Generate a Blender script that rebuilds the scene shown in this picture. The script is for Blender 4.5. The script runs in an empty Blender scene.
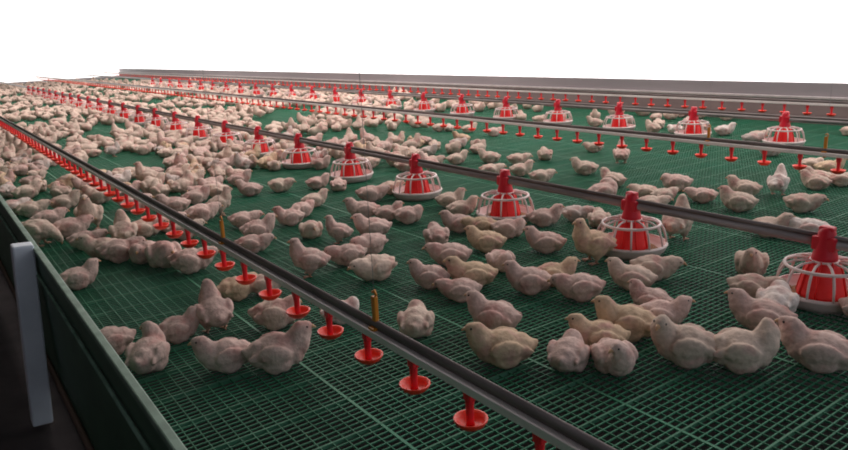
import bpy, bmesh, math, random
from mathutils import Vector, Matrix, noise
C = bpy.context.scene.collection
SC = bpy.context.scene
PI = math.pi

# ---------------------------------------------------------------- camera
YAW, PITCH, ROLL, CAMH = 0.6151, 0.2583, -0.0463, 1.165
F = Vector((math.sin(YAW)*math.cos(PITCH), math.cos(YAW)*math.cos(PITCH), -math.sin(PITCH)))
R0 = Vector((math.cos(YAW), -math.sin(YAW), 0)); U0 = R0.cross(F)
R = R0*math.cos(ROLL)+U0*math.sin(ROLL); U = U0*math.cos(ROLL)-R0*math.sin(ROLL)
cd = bpy.data.cameras.new('camera'); cam = bpy.data.objects.new('camera', cd); C.objects.link(cam)
cd.sensor_fit = 'HORIZONTAL'; cd.sensor_width = 36.0; cd.lens = 36.0*700/848
cd.clip_start = 0.05; cd.clip_end = 200
cam.matrix_world = Matrix(((R.x, U.x, -F.x, 0), (R.y, U.y, -F.y, 0), (R.z, U.z, -F.z, CAMH), (0, 0, 0, 1)))
SC.camera = cam

# ---------------------------------------------------------------- world, light, exposure
w = bpy.data.worlds.new('world'); SC.world = w; w.use_nodes = True
bg = w.node_tree.nodes['Background']; bg.inputs[0].default_value = (0.62, 0.66, 0.75, 1); bg.inputs[1].default_value = .6
SIDE_LIGHT, END_LIGHT = 1.7, 1.8          # daylight coming through the white side curtain and the far end
for lx, ly, en in ((6.0, 3.0, 120), (6.0, 12.0, 190), (6.0, 22.0, 190), (2.6, 7.5, 130), (2.6, 17.0, 180), (2.6, 27.0, 180)):     # unseen fill lights added under the ceiling to brighten the birds from above
    ld = bpy.data.lights.new('overhead_fill', 'AREA'); ld.shape = 'RECTANGLE'; ld.size = 1.2; ld.size_y = 6; ld.energy = en; ld.color = (1, .92, .88)
    lo = bpy.data.objects.new('overhead_fill', ld); C.objects.link(lo); lo.location = (lx, ly, 4.1)
vs = SC.view_settings
vs.view_transform = 'Standard'; vs.look = 'None'; vs.gamma = 1.0; vs.use_curve_mapping = False; vs.exposure = 0.0
SC.cycles.filter_width = 1.9

# ---------------------------------------------------------------- materials
def mat(name, col, rough=.6, spec=.5, metal=0.0, emit=None, es=0.0):
    m = bpy.data.materials.new(name); m.use_nodes = True
    b = m.node_tree.nodes['Principled BSDF']
    b.inputs['Base Color'].default_value = (*col, 1); b.inputs['Roughness'].default_value = rough
    b.inputs['Specular IOR Level'].default_value = spec; b.inputs['Metallic'].default_value = metal
    if emit:
        b.inputs['Emission Color'].default_value = (*emit, 1); b.inputs['Emission Strength'].default_value = es
    return m
def N(m, t, **kw):
    n = m.node_tree.nodes.new(t)
    for k, v in kw.items(): setattr(n, k, v)
    return n
def L(m, a, b): m.node_tree.links.new(a, b)
def noisy(name, c1, c2, scale, rough=.6, spec=.4, metal=0.0, bump=0.0, stretch=(1, 1, 1)):
    m = mat(name, c1, rough, spec, metal); b = m.node_tree.nodes['Principled BSDF']
    tc = N(m, 'ShaderNodeTexCoord'); mp = N(m, 'ShaderNodeMapping'); mp.inputs['Scale'].default_value = stretch
    nz = N(m, 'ShaderNodeTexNoise'); nz.inputs['Scale'].default_value = scale; nz.inputs['Detail'].default_value = 4
    mx = N(m, 'ShaderNodeMix', data_type='RGBA'); mx.inputs[6].default_value = (*c1, 1); mx.inputs[7].default_value = (*c2, 1)
    rp = N(m, 'ShaderNodeValToRGB'); rp.color_ramp.elements[0].position = .35; rp.color_ramp.elements[1].position = .65
    L(m, tc.outputs['Object'], mp.inputs[0]); L(m, mp.outputs[0], nz.inputs[0]); L(m, nz.outputs[0], rp.inputs[0])
    L(m, rp.outputs[0], mx.inputs[0]); L(m, mx.outputs[2], b.inputs['Base Color'])
    if bump:
        bp = N(m, 'ShaderNodeBump'); bp.inputs['Strength'].default_value = bump; bp.inputs['Distance'].default_value = .01
        L(m, nz.outputs[0], bp.inputs['Height']); L(m, bp.outputs[0], b.inputs['Normal'])
    return m
def math_node(m, op, a, b=None):
    n = N(m, 'ShaderNodeMath', operation=op)
    for i, q in enumerate((a, b)):
        if q is None: continue
        if isinstance(q, (int, float)): n.inputs[i].default_value = q
        else: L(m, q, n.inputs[i])
    return n.outputs[0]
def feather_material():
    """downy feathers in the bird's own colour (object colour) with bare pink skin patches"""
    m = mat('chick_down', (.6, .45, .38), .85, .15); b = m.node_tree.nodes['Principled BSDF']
    oi = N(m, 'ShaderNodeObjectInfo'); tc = N(m, 'ShaderNodeTexCoord')
    ad = N(m, 'ShaderNodeVectorMath', operation='ADD'); cb = N(m, 'ShaderNodeCombineXYZ')
    for i in range(3): L(m, oi.outputs['Random'], cb.inputs[i])
    sc = N(m, 'ShaderNodeVectorMath', operation='SCALE'); sc.inputs['Scale'].default_value = 40
    L(m, cb.outputs[0], sc.inputs[0]); L(m, tc.outputs['Object'], ad.inputs[0]); L(m, sc.outputs[0], ad.inputs[1])
    nz = N(m, 'ShaderNodeTexNoise'); nz.inputs['Scale'].default_value = 13; nz.inputs['Detail'].default_value = 2
    L(m, ad.outputs[0], nz.inputs[0])
    rp = N(m, 'ShaderNodeValToRGB'); rp.color_ramp.elements[0].position = .5; rp.color_ramp.elements[1].position = .68
    L(m, nz.outputs[0], rp.inputs[0])
    m1 = N(m, 'ShaderNodeMix', data_type='RGBA'); m1.inputs[7].default_value = (*SKIN, 1)
    f = math_node(m, 'MULTIPLY', rp.outputs[0], .75)
    L(m, f, m1.inputs[0]); L(m, oi.outputs['Color'], m1.inputs[6])
    n2 = N(m, 'ShaderNodeTexNoise'); n2.inputs['Scale'].default_value = 70; n2.inputs['Detail'].default_value = 3
    L(m, ad.outputs[0], n2.inputs[0])
    m2 = N(m, 'ShaderNodeMix', data_type='RGBA', blend_type='MULTIPLY'); m2.inputs[0].default_value = 1
    r2 = N(m, 'ShaderNodeValToRGB'); r2.color_ramp.elements[0].color = (.86, .84, .83, 1); r2.color_ramp.elements[1].color = (1.08, 1.08, 1.08, 1)
    r2.color_ramp.elements[0].position = .3; r2.color_ramp.elements[1].position = .7
    L(m, n2.outputs[0], r2.inputs[0]); L(m, m1.outputs[2], m2.inputs[6]); L(m, r2.outputs[0], m2.inputs[7])
    L(m, m2.outputs[2], b.inputs['Base Color'])
    bp = N(m, 'ShaderNodeBump'); bp.inputs['Strength'].default_value = .6; bp.inputs['Distance'].default_value = .006
    L(m, n2.outputs[0], bp.inputs['Height']); L(m, bp.outputs[0], b.inputs['Normal'])
    return m
FLOOR_BAR, FLOOR_DIRT = (.040, .235, .130), (.055, .205, .115)
SKIN = (.58, .31, .28)
TONES = {'c': (.72, .565, .475), 'p': (.72, .525, .47), 'y': (.73, .54, .38), 'g': (.64, .54, .50), 'w': (.86, .75, .70)}
M = dict(
    slats=noisy('green_plastic_slats', FLOOR_BAR, FLOOR_DIRT, 2.2, .55, .25), rib=noisy('dusty_green_rib', (.10, .27, .17), (.06, .19, .11), 5, .6, .2), down=feather_material(),
    beak=mat('horn_beak', (.62, .36, .20), .5), eye=mat('dark_eye', (.01, .008, .008), .2),
    shank=mat('pink_shank', (.60, .33, .24), .6),
    cup=mat('bright_red_plastic', (1.0, .055, .022), .4, .5), stem=mat('dark_red_plastic', (.74, .018, .03), .4, .5),
    hopper=mat('red_hopper_plastic', (.90, .018, .018), .4, .5), cap=mat('crimson_plastic', (.66, .008, .028), .42, .5),
    grill=noisy('pinkish_white_plastic', (.86, .71, .69), (.76, .60, .57), 9, .45),
    feed=noisy('crumbled_feed', (.22, .10, .05), (.34, .18, .09), 150, .9, bump=.6),
    galv=noisy('galvanised_steel', (.36, .31, .30), (.25, .21, .205), 30, .42, .5, .25, stretch=(1, .15, 1)),
    rail=noisy('dull_aluminium', (.20, .16, .15), (.13, .10, .095), 30, .42, .5, .25, stretch=(1, .15, 1)),
    pvc=noisy('pale_water_pipe', (.88, .80, .78), (.76, .68, .66), 20, .45, stretch=(1, .2, 1)),
    orange=mat('orange_plastic', (.70, .24, .02), .45),
    cord=mat('grey_nylon_cord', (.3, .3, .3), .6),
    kerb=noisy('weathered_kerb_board', (.30, .22, .215), (.23, .165, .165), 6, .7, bump=.2, stretch=(1, .2, 1)),
    ledge=noisy('pale_ledge', (.60, .53, .53), (.50, .44, .44), 8, .6),
    sheet=noisy('grey_wall_sheet', (.37, .335, .35), (.32, .285, .30), 1.5, .7, stretch=(1, .3, 3)),
    curtain=mat('daylit_white_curtain', (.85, .85, .86), .8, .2, 0, (1.0, .97, .96), SIDE_LIGHT),
    endcurtain=mat('daylit_end_curtain', (.85, .85, .86), .8, .2, 0, (1.0, .95, .93), END_LIGHT),
    ceil=noisy('ceiling_sheet', (.42, .40, .40), (.36, .34, .34), 2, .8),
    darkwall=noisy('dark_left_wall', (.07, .065, .07), (.05, .045, .05), 2, .8),
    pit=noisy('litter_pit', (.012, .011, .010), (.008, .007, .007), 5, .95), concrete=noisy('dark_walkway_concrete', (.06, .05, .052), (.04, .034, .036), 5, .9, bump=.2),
    fence=noisy('green_fence_sheet', (.06, .15, .09), (.045, .115, .07), 5, .5, .4),
    mint=noisy('pale_mint_trim', (.20, .32, .24), (.11, .20, .145), 14, .55),
    post=noisy('white_plastic_post', (.76, .82, .90), (.66, .72, .80), 6, .5),
    brown=mat('brown_rail', (.13, .085, .06), .6),
)

# ---------------------------------------------------------------- mesh helpers
def box(bm, lo, hi, mi=0, bevel=0.0):
    vs_ = [bm.verts.new((x, y, z)) for x in (lo[0], hi[0]) for y in (lo[1], hi[1]) for z in (lo[2], hi[2])]
    fs = [bm.faces.new([vs_[i] for i in q]) for q in ((0, 1, 3, 2), (4, 6, 7, 5), (0, 4, 5, 1), (2, 3, 7, 6), (0, 2, 6, 4), (1, 5, 7, 3))]
    for f in fs: f.material_index = mi
    if bevel:
        es = list({e for f in fs for e in f.edges}); bmesh.ops.bevel(bm, geom=es, offset=bevel, segments=2, affect='EDGES', profile=.5)
def tube(bm, pts, rad, seg=10, closed=False, mi=0):
    """a round bar swept along pts; rad is one radius or one per point"""
    n = len(pts); pts = [Vector(p) for p in pts]; rings = []
    ref = None
    for i, p in enumerate(pts):
        a = pts[(i-1) % n] if (closed or i) else p; b = pts[(i+1) % n] if (closed or i < n-1) else p
        t = (b-a).normalized()
        if ref is None: ref = t.orthogonal().normalized()
        ref = (ref - t*ref.dot(t)).normalized(); o = t.cross(ref); r = rad[i] if isinstance(rad, (list, tuple)) else rad
        rings.append([bm.verts.new(p+(ref*math.cos(2*PI*k/seg)+o*math.sin(2*PI*k/seg))*r) for k in range(seg)])
    for i in range(n if closed else n-1):
        A, B = rings[i], rings[(i+1) % n]
        for k in range(seg):
            f = bm.faces.new((A[k], A[(k+1) % seg], B[(k+1) % seg], B[k])); f.smooth = True; f.material_index = mi
    if not closed:
        for q in (rings[0][::-1], rings[-1]):
            f = bm.faces.new(q); f.material_index = mi
def lathe(bm, prof, seg=24, at=(0, 0, 0), mi=0, cap=True):
    rings = [[bm.verts.new((at[0]+r*math.cos(2*PI*k/seg), at[1]+r*math.sin(2*PI*k/seg), at[2]+z)) for k in range(seg)] for r, z in prof]
    for A, B in zip(rings, rings[1:]):
        for k in range(seg):
            f = bm.faces.new((A[k], A[(k+1) % seg], B[(k+1) % seg], B[k])); f.smooth = True; f.material_index = mi
    if cap:
        bm.faces.new(rings[0][::-1]).material_index = mi; bm.faces.new(rings[-1]).material_index = mi
def ell(bm, c, r, yaw=0, pitch=0, mi=0, u=14, v=9):
    mt = Matrix.Translation(c) @ Matrix.Rotation(yaw, 4, 'Z') @ Matrix.Rotation(-pitch, 4, 'Y') @ Matrix.Diagonal((*r, 1))
    g = bmesh.ops.create_uvsphere(bm, u_segments=u, v_segments=v, radius=1, matrix=mt)
    for vv in g['verts']:
        for f in vv.link_faces: f.smooth = True; f.material_index = mi
def mesh(name, bm, mats):
    bmesh.ops.recalc_face_normals(bm, faces=bm.faces[:])
    me = bpy.data.meshes.new(name); bm.to_mesh(me); bm.free()
    for m in (mats if isinstance(mats, (list, tuple)) else [mats]): me.materials.append(m)
    return me
def obj(name, me, parent=None, loc=(0, 0, 0)):
    o = bpy.data.objects.new(name, me); C.objects.link(o); o.location = loc
    if parent: o.parent = parent
    return o
def thing(name, label, cat, loc=(0, 0, 0), rz=0, group=None):
    o = bpy.data.objects.new(name, None); C.objects.link(o); o.empty_display_size = .1
    o.location = loc; o.rotation_euler = (0, 0, rz)
    return tag(o, label, cat, group)
def tag(o, label, cat, group=None):
    o['label'] = label; o['category'] = cat
    if group: o['group'] = group
    return o
def struct(name, bm, m, label):
    o = obj(name, mesh(name, bm, m)); o['kind'] = 'structure'; o['label'] = label; o['category'] = name.split('_')[0]
    return o
def copy_of(o, parent=None):
    c = o.copy(); C.objects.link(c)
    if parent: c.parent = parent
    return c
def copy_tree(o, parent=None):
    c = copy_of(o, parent)
    for ch in list(o.children): copy_tree(ch, c)
    return c

# ---------------------------------------------------------------- the house
Y0, Y1, XL, XR = -1.2, 38.0, .33, 8.6
bm = bmesh.new()                                                      # open slats over a dark pit: thin bars across, finer bars along, a stouter rib every 0.2 m
def bar(lo, hi, mi=0):
    a = [bm.verts.new((x, y, z)) for x in (lo[0], hi[0]) for y in (lo[1], hi[1]) for z in (lo[2], hi[2])]
    for q in ((0, 1, 3, 2), (4, 6, 7, 5), (0, 4, 5, 1), (2, 3, 7, 6), (1, 5, 7, 3)): bm.faces.new([a[i] for i in q]).material_index = mi
k = 0; y = Y0
while y < Y1:
    if k % 8 == 0: bar((XL, y, -.012), (XR, y+.0065, .0015), 1)
    else: bar((XL, y, -.0045), (XR, y+.0038, 0))
    k += 1; y += .026
x = XL; k = 0
while x < XR:
    wd = .010 if k % 16 == 0 else .0026
    bar((x, Y0, -.0055), (x+wd, Y1, .0008)); x += .042; k += 1
struct('floor', bm, [M['slats'], M['rib']], 'dark green plastic slatted floor of the poultry house')
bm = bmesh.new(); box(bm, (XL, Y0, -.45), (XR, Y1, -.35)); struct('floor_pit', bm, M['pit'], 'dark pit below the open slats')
bm = bmesh.new(); box(bm, (-1.6, Y0-1, -.5), (XL+.1, Y1, -.4)); struct('floor_walkway', bm, M['concrete'], 'dark sunken walkway beside the raised slats')
bm = bmesh.new(); box(bm, (XR, Y0-1, -.4), (XR+.15, Y1, .285)); struct('wall_right', bm, M['kerb'], 'low brownish kerb wall along the right side')
bm = bmesh.new(); box(bm, (XR-.03, Y0-1, .285), (XR+.15, Y1, .315), bevel=.006); struct('trim_1', bm, M['ledge'], 'pale ledge on top of the low right wall')
bm = bmesh.new(); box(bm, (XR+.03, Y0-1, .315), (XR+.12, Y1, .47)); struct('wall_right_panel', bm, M['sheet'], 'grey sheet wall above the pale ledge')
def curtain_sheet(bm, axis):
    """a gently pleated hanging sheet"""
    n = 400 if axis == 'y' else 120
    rows = (.47, 4.15) if axis == 'y' else (.12, 4.15)
    P = []
    for i in range(n+1):
        t = i/n; wv = .012*math.sin(i*1.9)
        p = (XR+.075+wv, Y0-1+(Y1-Y0+1)*t) if axis == 'y' else (-1.6+(XR+1.7)*t, Y1+.02+wv)
        P.append([bm.verts.new((*p, z)) for z in rows])
    for a, b in zip(P, P[1:]): bm.faces.new((a[0], b[0], b[1], a[1])).smooth = True
bm = bmesh.new(); curtain_sheet(bm, 'y'); struct('window_1', bm, M['curtain'], 'daylit white side curtain above the grey wall')
bm = bmesh.new(); curtain_sheet(bm, 'x'); struct('window_2', bm, M['endcurtain'], 'daylit white curtain closing the far end')
bm = bmesh.new(); box(bm, (-1.6, Y1+.06, -.4), (XR+.15, Y1+.2, 4.2)); struct('wall_far', bm, M['sheet'], 'far end wall behind the curtain')
bm = bmesh.new(); box(bm, (-1.75, Y0-1, -.5), (-1.6, Y1, 4.2)); struct('wall_left', bm, M['darkwall'], 'dark left wall of the house')
bm = bmesh.new(); box(bm, (-1.75, Y0-1, 4.2), (XR+.15, Y1+.2, 4.3)); struct('ceiling', bm, M['ceil'], 'plain ceiling sheet')

# ---------------------------------------------------------------- fence along the left edge
ft = thing('barrier_fence', 'low green sheet fence with pale trim and white post on the left', 'fence', (.3, 0, 0))
bm = bmesh.new(); box(bm, (-.004, Y0, -.2), (.004, Y1-.1, .39)); obj('sheet', mesh('fence_sheet', bm, M['fence']), ft)
bm = bmesh.new(); box(bm, (-.012, Y0, .385), (.012, Y1-.1, .407), bevel=.004); obj('top_trim', mesh('fence_trim', bm, M['mint']), ft)
bm = bmesh.new(); tube(bm, [(-.014, Y0, .29), (-.014, Y1-.1, .29)], .006, 8); obj('middle_rail', mesh('fence_rail', bm, M['mint']), ft)
bm = bmesh.new(); tube(bm, [(-.016, Y0, -.2), (-.016, Y1-.1, -.2)], .012, 8); obj('bottom_rail', mesh('fence_low_rail', bm, M['brown']), ft)
post_bm = bmesh.new(); box(post_bm, (-.040, -.040, -.8), (.040, .040, 0), bevel=.008)
pm = mesh('fence_post', post_bm, M['post'])
for k in range(-1, 8): obj('post', pm, ft, (-.046, 3.24+4.0*k, .425)).rotation_euler = (0, .07, 0)

# ---------------------------------------------------------------- drinker lines
stem_bm = bmesh.new()
lathe(stem_bm, [(.010, -.012), (.0125, -.03), (.011, -.045), (.010, -.09), (.012, -.098)], 10)
box(stem_bm, (-.011, -.014, -.03), (.011, .014, .012), bevel=.003)
stem_me = mesh('drinker_stem', stem_bm, M['stem'])
cup_bm = bmesh.new()
lathe(cup_bm, [(.008, -.006), (.022, -.010), (.036, .000), (.045, .013), (.0455, .017), (.042, .017), (.035, .006), (.022, -.003), (.006, -.004)], 18)
cup_me = mesh('drip_cup', cup_bm, M['cup'])
hang_bm = bmesh.new(); box(hang_bm, (-.007, -.010, -.055), (.007, .010, .085), bevel=.003); box(hang_bm, (-.02, -.016, -.03), (.02, .016, -.012), bevel=.003)
tube(hang_bm, [(0, 0, .08), (0, -.012, .092), (0, -.004, .104), (0, .008, .096)], .004, 6)
hang_me = mesh('hanger', hang_bm, M['orange'])
def drinker_line(x, z, y_start, hangers, label, n_max):
    t = thing('drinker_line', label, 'drinker line', (x, 0, z), 0, 'red drinker lines along the house')
    b = bmesh.new(); tube(b, [(0, Y0+.1, -.003), (0, Y1-.3, -.003)], .0115, 12); box(b, (-.005, Y0+.1, -.022), (.005, Y1-.3, -.01)); obj('support_rail', mesh('support_rail', b, M['rail']), t)
    b = bmesh.new(); box(b, (-.024, Y0+.1, -.044), (.010, Y1-.3, -.020), bevel=.003); obj('water_pipe', mesh('water_pipe', b, M['pvc']), t)
    ys = [y_start+.25*k for k in range(int((Y1-.6-y_start)/.25))]
    first = None
    for y in ys[:n_max]:
        if first is None:
            first = obj('nipple_drinker', stem_me, t, (0, y, -.045)); obj('drip_cup', cup_me, first, (.002, 0, -.098))
        else:
            c = copy_of(first, t); c.location = (0, y, -.045); copy_of(first.children[0], c)
    if ys[n_max:]:
        b = bmesh.new()
        for y in ys[n_max:]:
            lathe(b, [(.011, -.0), (.0085, -.098)], 5, (0, y, -.045)); lathe(b, [(.01, -.003), (.039, .016), (.02, .006)], 7, (.002, y, -.143))
        o = obj('distant_drinkers', mesh('distant_drinkers', b, M['cup']), t); o['kind'] = 'stuff'
    for y in hangers:
        h = obj('hanger', hang_me, t, (0, y, 0))
        b = bmesh.new(); tube(b, [(0, 0, .1), (0, 0, 4.2-z)], .0008, 5); obj('cord', mesh('cord', b, M['cord']), h)
    return t
drinker_line(1.0069, .3474, .76, [1.70, 2.98], 'drinker line nearest the camera, running up the left of the birds', 99)
drinker_line(4.8181, .3474, 1.3465, [2.19, 3.04], 'middle drinker line, beyond the near feeder row', 99)
drinker_line(7.7904, .3474, 2.5164, [], 'farthest drinker line, in front of the low right wall', 99)

# ---------------------------------------------------------------- feeder rows
def feeder_pipe(x, label):
    t = thing('feeder_pipe', label, 'feeder pipe', (x, 0, .262), 0, 'feed pipes along the house')
    b = bmesh.new(); tube(b, [(0, Y0+.1, 0), (0, Y1-.3, 0)], .019, 14); obj('auger_tube', mesh('auger_tube', b, M['galv']), t)
    b = bmesh.new(); tube(b, [(0, Y0+.1, .028), (0, Y1-.3, .028)], .011, 10); obj('upper_rail', mesh('upper_rail', b, M['rail']), t)
    return t
feeder_pipe(3.0064, 'grey feed pipe of the near feeder row, crossing the picture diagonally')
feeder_pipe(6.8321, 'grey feed pipe of the far feeder row, near the low right wall')
def feeder_meshes():
    b = bmesh.new()                                                    # dish
    lathe(b, [(.10, .0), (.160, .004), (.182, .028), (.189, .048), (.194, .054), (.191, .061), (.181, .058), (.172, .036), (.15, .014), (.02, .012)], 36)
    dish = mesh('dish', b, M['grill'])
    b = bmesh.new(); lathe(b, [(.06, .012), (.148, .02), (.14, .027), (.09, .034), (.06, .036)], 28); feed = mesh('feed', b, M['feed'])
    b = bmesh.new()                                                    # grill: top ring, ribs, spokes
    ring = lambda r, z, n=36: [(r*math.cos(2*PI*k/n), r*math.sin(2*PI*k/n), z) for k in range(n)]
    tube(b, ring(.150, .165), .0075, 8, True); tube(b, ring(.185, .06), .005, 8, True); tube(b, ring(.052, .185), .006, 8, True)
    for k in range(12):
        a = 2*PI*k/12+.15; c, s = math.cos(a), math.sin(a)
        tube(b, [(r*c, r*s, z) for r, z in ((.050, .186), (.11, .182), (.150, .165), (.167, .135), (.178, .10), (.185, .06))], [.005, .0055, .006, .006, .0055, .005], 6)
    grill = mesh('grill', b, M['grill'])
    b = bmesh.new()                                                    # hopper: flared cone with ribs
    lathe(b, [(.096, .028), (.094, .045), (.082, .10), (.070, .15), (.056, .185), (.046, .20)], 28)
    for k in range(8):
        a = 2*PI*k/8+.2; c, s = math.cos(a), math.sin(a)
        tube(b, [(r*c, r*s, z) for r, z in ((.098, .035), (.084, .10), (.072, .15), (.056, .19))], .005, 6)
    hop = mesh('hopper', b, M['hopper'])
    b = bmesh.new()                                                    # cap clamped over the pipe
    lathe(b, [(.052, .19), (.050, .205), (.042, .235), (.038, .27), (.034, .31), (.028, .325), (.018, .332)], 20)
    box(b, (-.034, -.048, .232), (.034, .048, .292), bevel=.008); box(b, (-.02, -.03, .28), (.02, .03, .335), bevel=.008)
    cap = mesh('cap', b, M['cap'])
    return dish, feed, grill, hop, cap
DISH, FEED, GRILL, HOP, CAP = feeder_meshes()
ORD = 'first second third fourth fifth sixth seventh eighth ninth tenth eleventh twelfth'.split()
proto = None
for row, x, ys in (('near', 3.0064, [.3235+k for k in range(32)]), ('far', 6.8321, [2.5028+k for k in range(30)])):
    for i, y in enumerate(ys):
        n = i-1
        if n == 0: lab = 'red pan feeder with pale grill, rightmost in the %s feeder row' % row
        elif n < 10: lab = 'red pan feeder with pale grill, %s from the right in the %s feeder row' % (ORD[n], row)
        else: lab = 'small distant red pan feeder far down the %s feeder row' % row
        if y > 26 or n < 0: continue
        if proto is None:
            proto = thing('pan_feeder', lab, 'feeder', (x, y, 0), 0)
            d = obj('dish', DISH, proto); obj('feed', FEED, d)
            obj('grill', GRILL, proto); obj('hopper', HOP, proto); obj('cap', CAP, proto)
            o = proto
        else:
            o = copy_tree(proto); o.location = (x, y, 0)
        o['label'] = lab; o['group'] = 'pan feeders of the %s feeder row' % row
        o.rotation_euler = (0, 0, 0)

# ---------------------------------------------------------------- chicks
def chain(bm, pts, rads, n=5):
    for (a, ra), (b, rb) in zip(zip(pts, rads), zip(pts[1:], rads[1:])):
        for k in range(n+1):
            t = k/n; p = Vector(a).lerp(Vector(b), t); r = ra+(rb-ra)*t; ell(bm, p, (r, r, r), u=10, v=7)
POSE = {   # lift of the body, body pitch, neck points, neck radii, head yaw, head pitch
    'u': (0, .08, [(.068, 0, .082), (.088, 0, .114), (.094, 0, .130)], [.048, .036, .0245], 0, -.05),
    'l': (0, .08, [(.066, 0, .082), (.082, .010, .112), (.084, .018, .132)], [.048, .036, .0245], 1.3, -.1),
    'r': (0, .08, [(.066, 0, .082), (.082, -.010, .112), (.084, -.018, .132)], [.048, .036, .0245], -1.3, -.1),
    't': (0, .02, [(.060, 0, .080), (.072, .004, .094), (.078, .01, .104)], [.046, .038, .025], .5, -.35),
    'd': (0, .02, [(.068, 0, .076), (.092, 0, .090), (.110, 0, .098)], [.048, .036, .0245], 0, -.2),
    's': (.036, .22, [(.066, 0, .092), (.082, 0, .126), (.086, 0, .152)], [.048, .034, .0245], .15, -.05),
    'p': (.036, -.12, [(.074, 0, .062), (.108, 0, .044), (.128, 0, .026)], [.040, .030, .022], 0, -1.0),
    'e': (0, .08, [(.062, .01, .085), (.060, .035, .112), (.036, .046, .124)], [.048, .034, .0245], 2.7, -.5),
}
def build_chick(key, voxel, detail):
    lift, pit, pts, rads, hy, hp = POSE[key]
    T = Matrix.Translation((0, 0, lift)) @ Matrix.Translation((0, 0, .062)) @ Matrix.Rotation(-pit, 4, 'Y') @ Matrix.Translation((0, 0, -.062))
    b = bmesh.new()
    ell(b, (-.005, 0, .064), (.080, .069, .062)); ell(b, (.046, 0, .061), (.048, .057, .053)); ell(b, (-.054, 0, .068), (.050, .053, .048), 0, -.12)
    ell(b, (-.098, 0, .086), (.021, .016, .012), 0, -.4); ell(b, (-.084, 0, .078), (.032, .028, .022), 0, -.35)
    for s in (-1, 1):
        ell(b, (-.005, s*.042, .042), (.052, .030, .038))
        ell(b, (-.008, s*.061, .078), (.056, .019, .034), s*.10, -.15)
        ell(b, (-.066, s*.048, .073), (.034, .011, .016), -s*.2, -.1)
    chain(b, pts, rads)
    hd = Vector(pts[-1]); HR = Matrix.Rotation(hy, 4, 'Z') @ Matrix.Rotation(-hp, 4, 'Y')
    fw = (HR @ Vector((1, 0, 0)))
    hc = hd+fw*.006
    ell(b, hc, (.0285, .0215, .0225), hy, hp); ell(b, hc+fw*.014, (.017, .013, .0125), hy, hp)
    b.transform(T)
    if lift:
        for s in (-1, 1): ell(b, (-.002, s*.036, .050), (.024, .021, .032))
    me = bpy.data.meshes.new('tmp'); b.to_mesh(me); b.free()
    o = bpy.data.objects.new('tmp', me); C.objects.link(o)
    rm = o.modifiers.new('r', 'REMESH'); rm.mode = 'VOXEL'; rm.voxel_size = voxel
    sm = o.modifiers.new('s', 'SMOOTH'); sm.factor = .5; sm.iterations = 5 if detail else 2
    ev = o.evaluated_get(bpy.context.evaluated_depsgraph_get()); m2 = bpy.data.meshes.new_from_object(ev)
    bpy.data.objects.remove(o); bpy.data.meshes.remove(me)
    b = bmesh.new(); b.from_mesh(m2); bpy.data.meshes.remove(m2)
    if detail:
        b.normal_update()
        for v in b.verts:
            q = v.co*38; v.co += v.normal*(.0036*noise.noise(q)+.0014*noise.noise(q*2.7))
    for f in b.faces: f.smooth = True; f.material_index = 0
    zmin = min(v.co.z for v in b.verts)
    if not lift:
        for v in b.verts: v.co.z -= zmin
    dz = 0 if lift else -zmin
    H = T @ Matrix.Translation(hc) @ HR; H = Matrix.Translation((0, 0, dz)) @ H
    if detail:
        for s in (-1, 1): ell(b, H @ Vector((.010, s*.0193, .005)), (.0038, .0038, .0038), mi=1, u=8, v=6)
        if lift:
            for s in (-1, 1):
                tube(b, [(0, s*.036, .045), (-.004, s*.037, .025), (.004, s*.037, .007)], [.0075, .006, .0055], 8, mi=2)
                for a in (-.5, 0, .5, PI):
                    ln = .034 if a != PI else .016
                    tube(b, [(.004, s*.037, .006), (.004+ln*.6*math.cos(a), s*.037+ln*.6*math.sin(a), .006), (.004+ln*math.cos(a), s*.037+ln*math.sin(a), .003)], [.0045, .0036, .0018], 6, mi=2)
    body = mesh('chick_'+key, b, [M['down'], M['eye'], M['shank']])
    bk = bmesh.new()
    tube(bk, [(.024, 0, -.001), (.032, 0, -.003), (.041, 0, -.008)], [.0085, .0062, .0015], 8); bk.transform(H)
    return body, mesh('beak_'+key, bk, M['beak'])
NEAR = {k: build_chick(k, .0058, True) for k in POSE}
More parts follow.
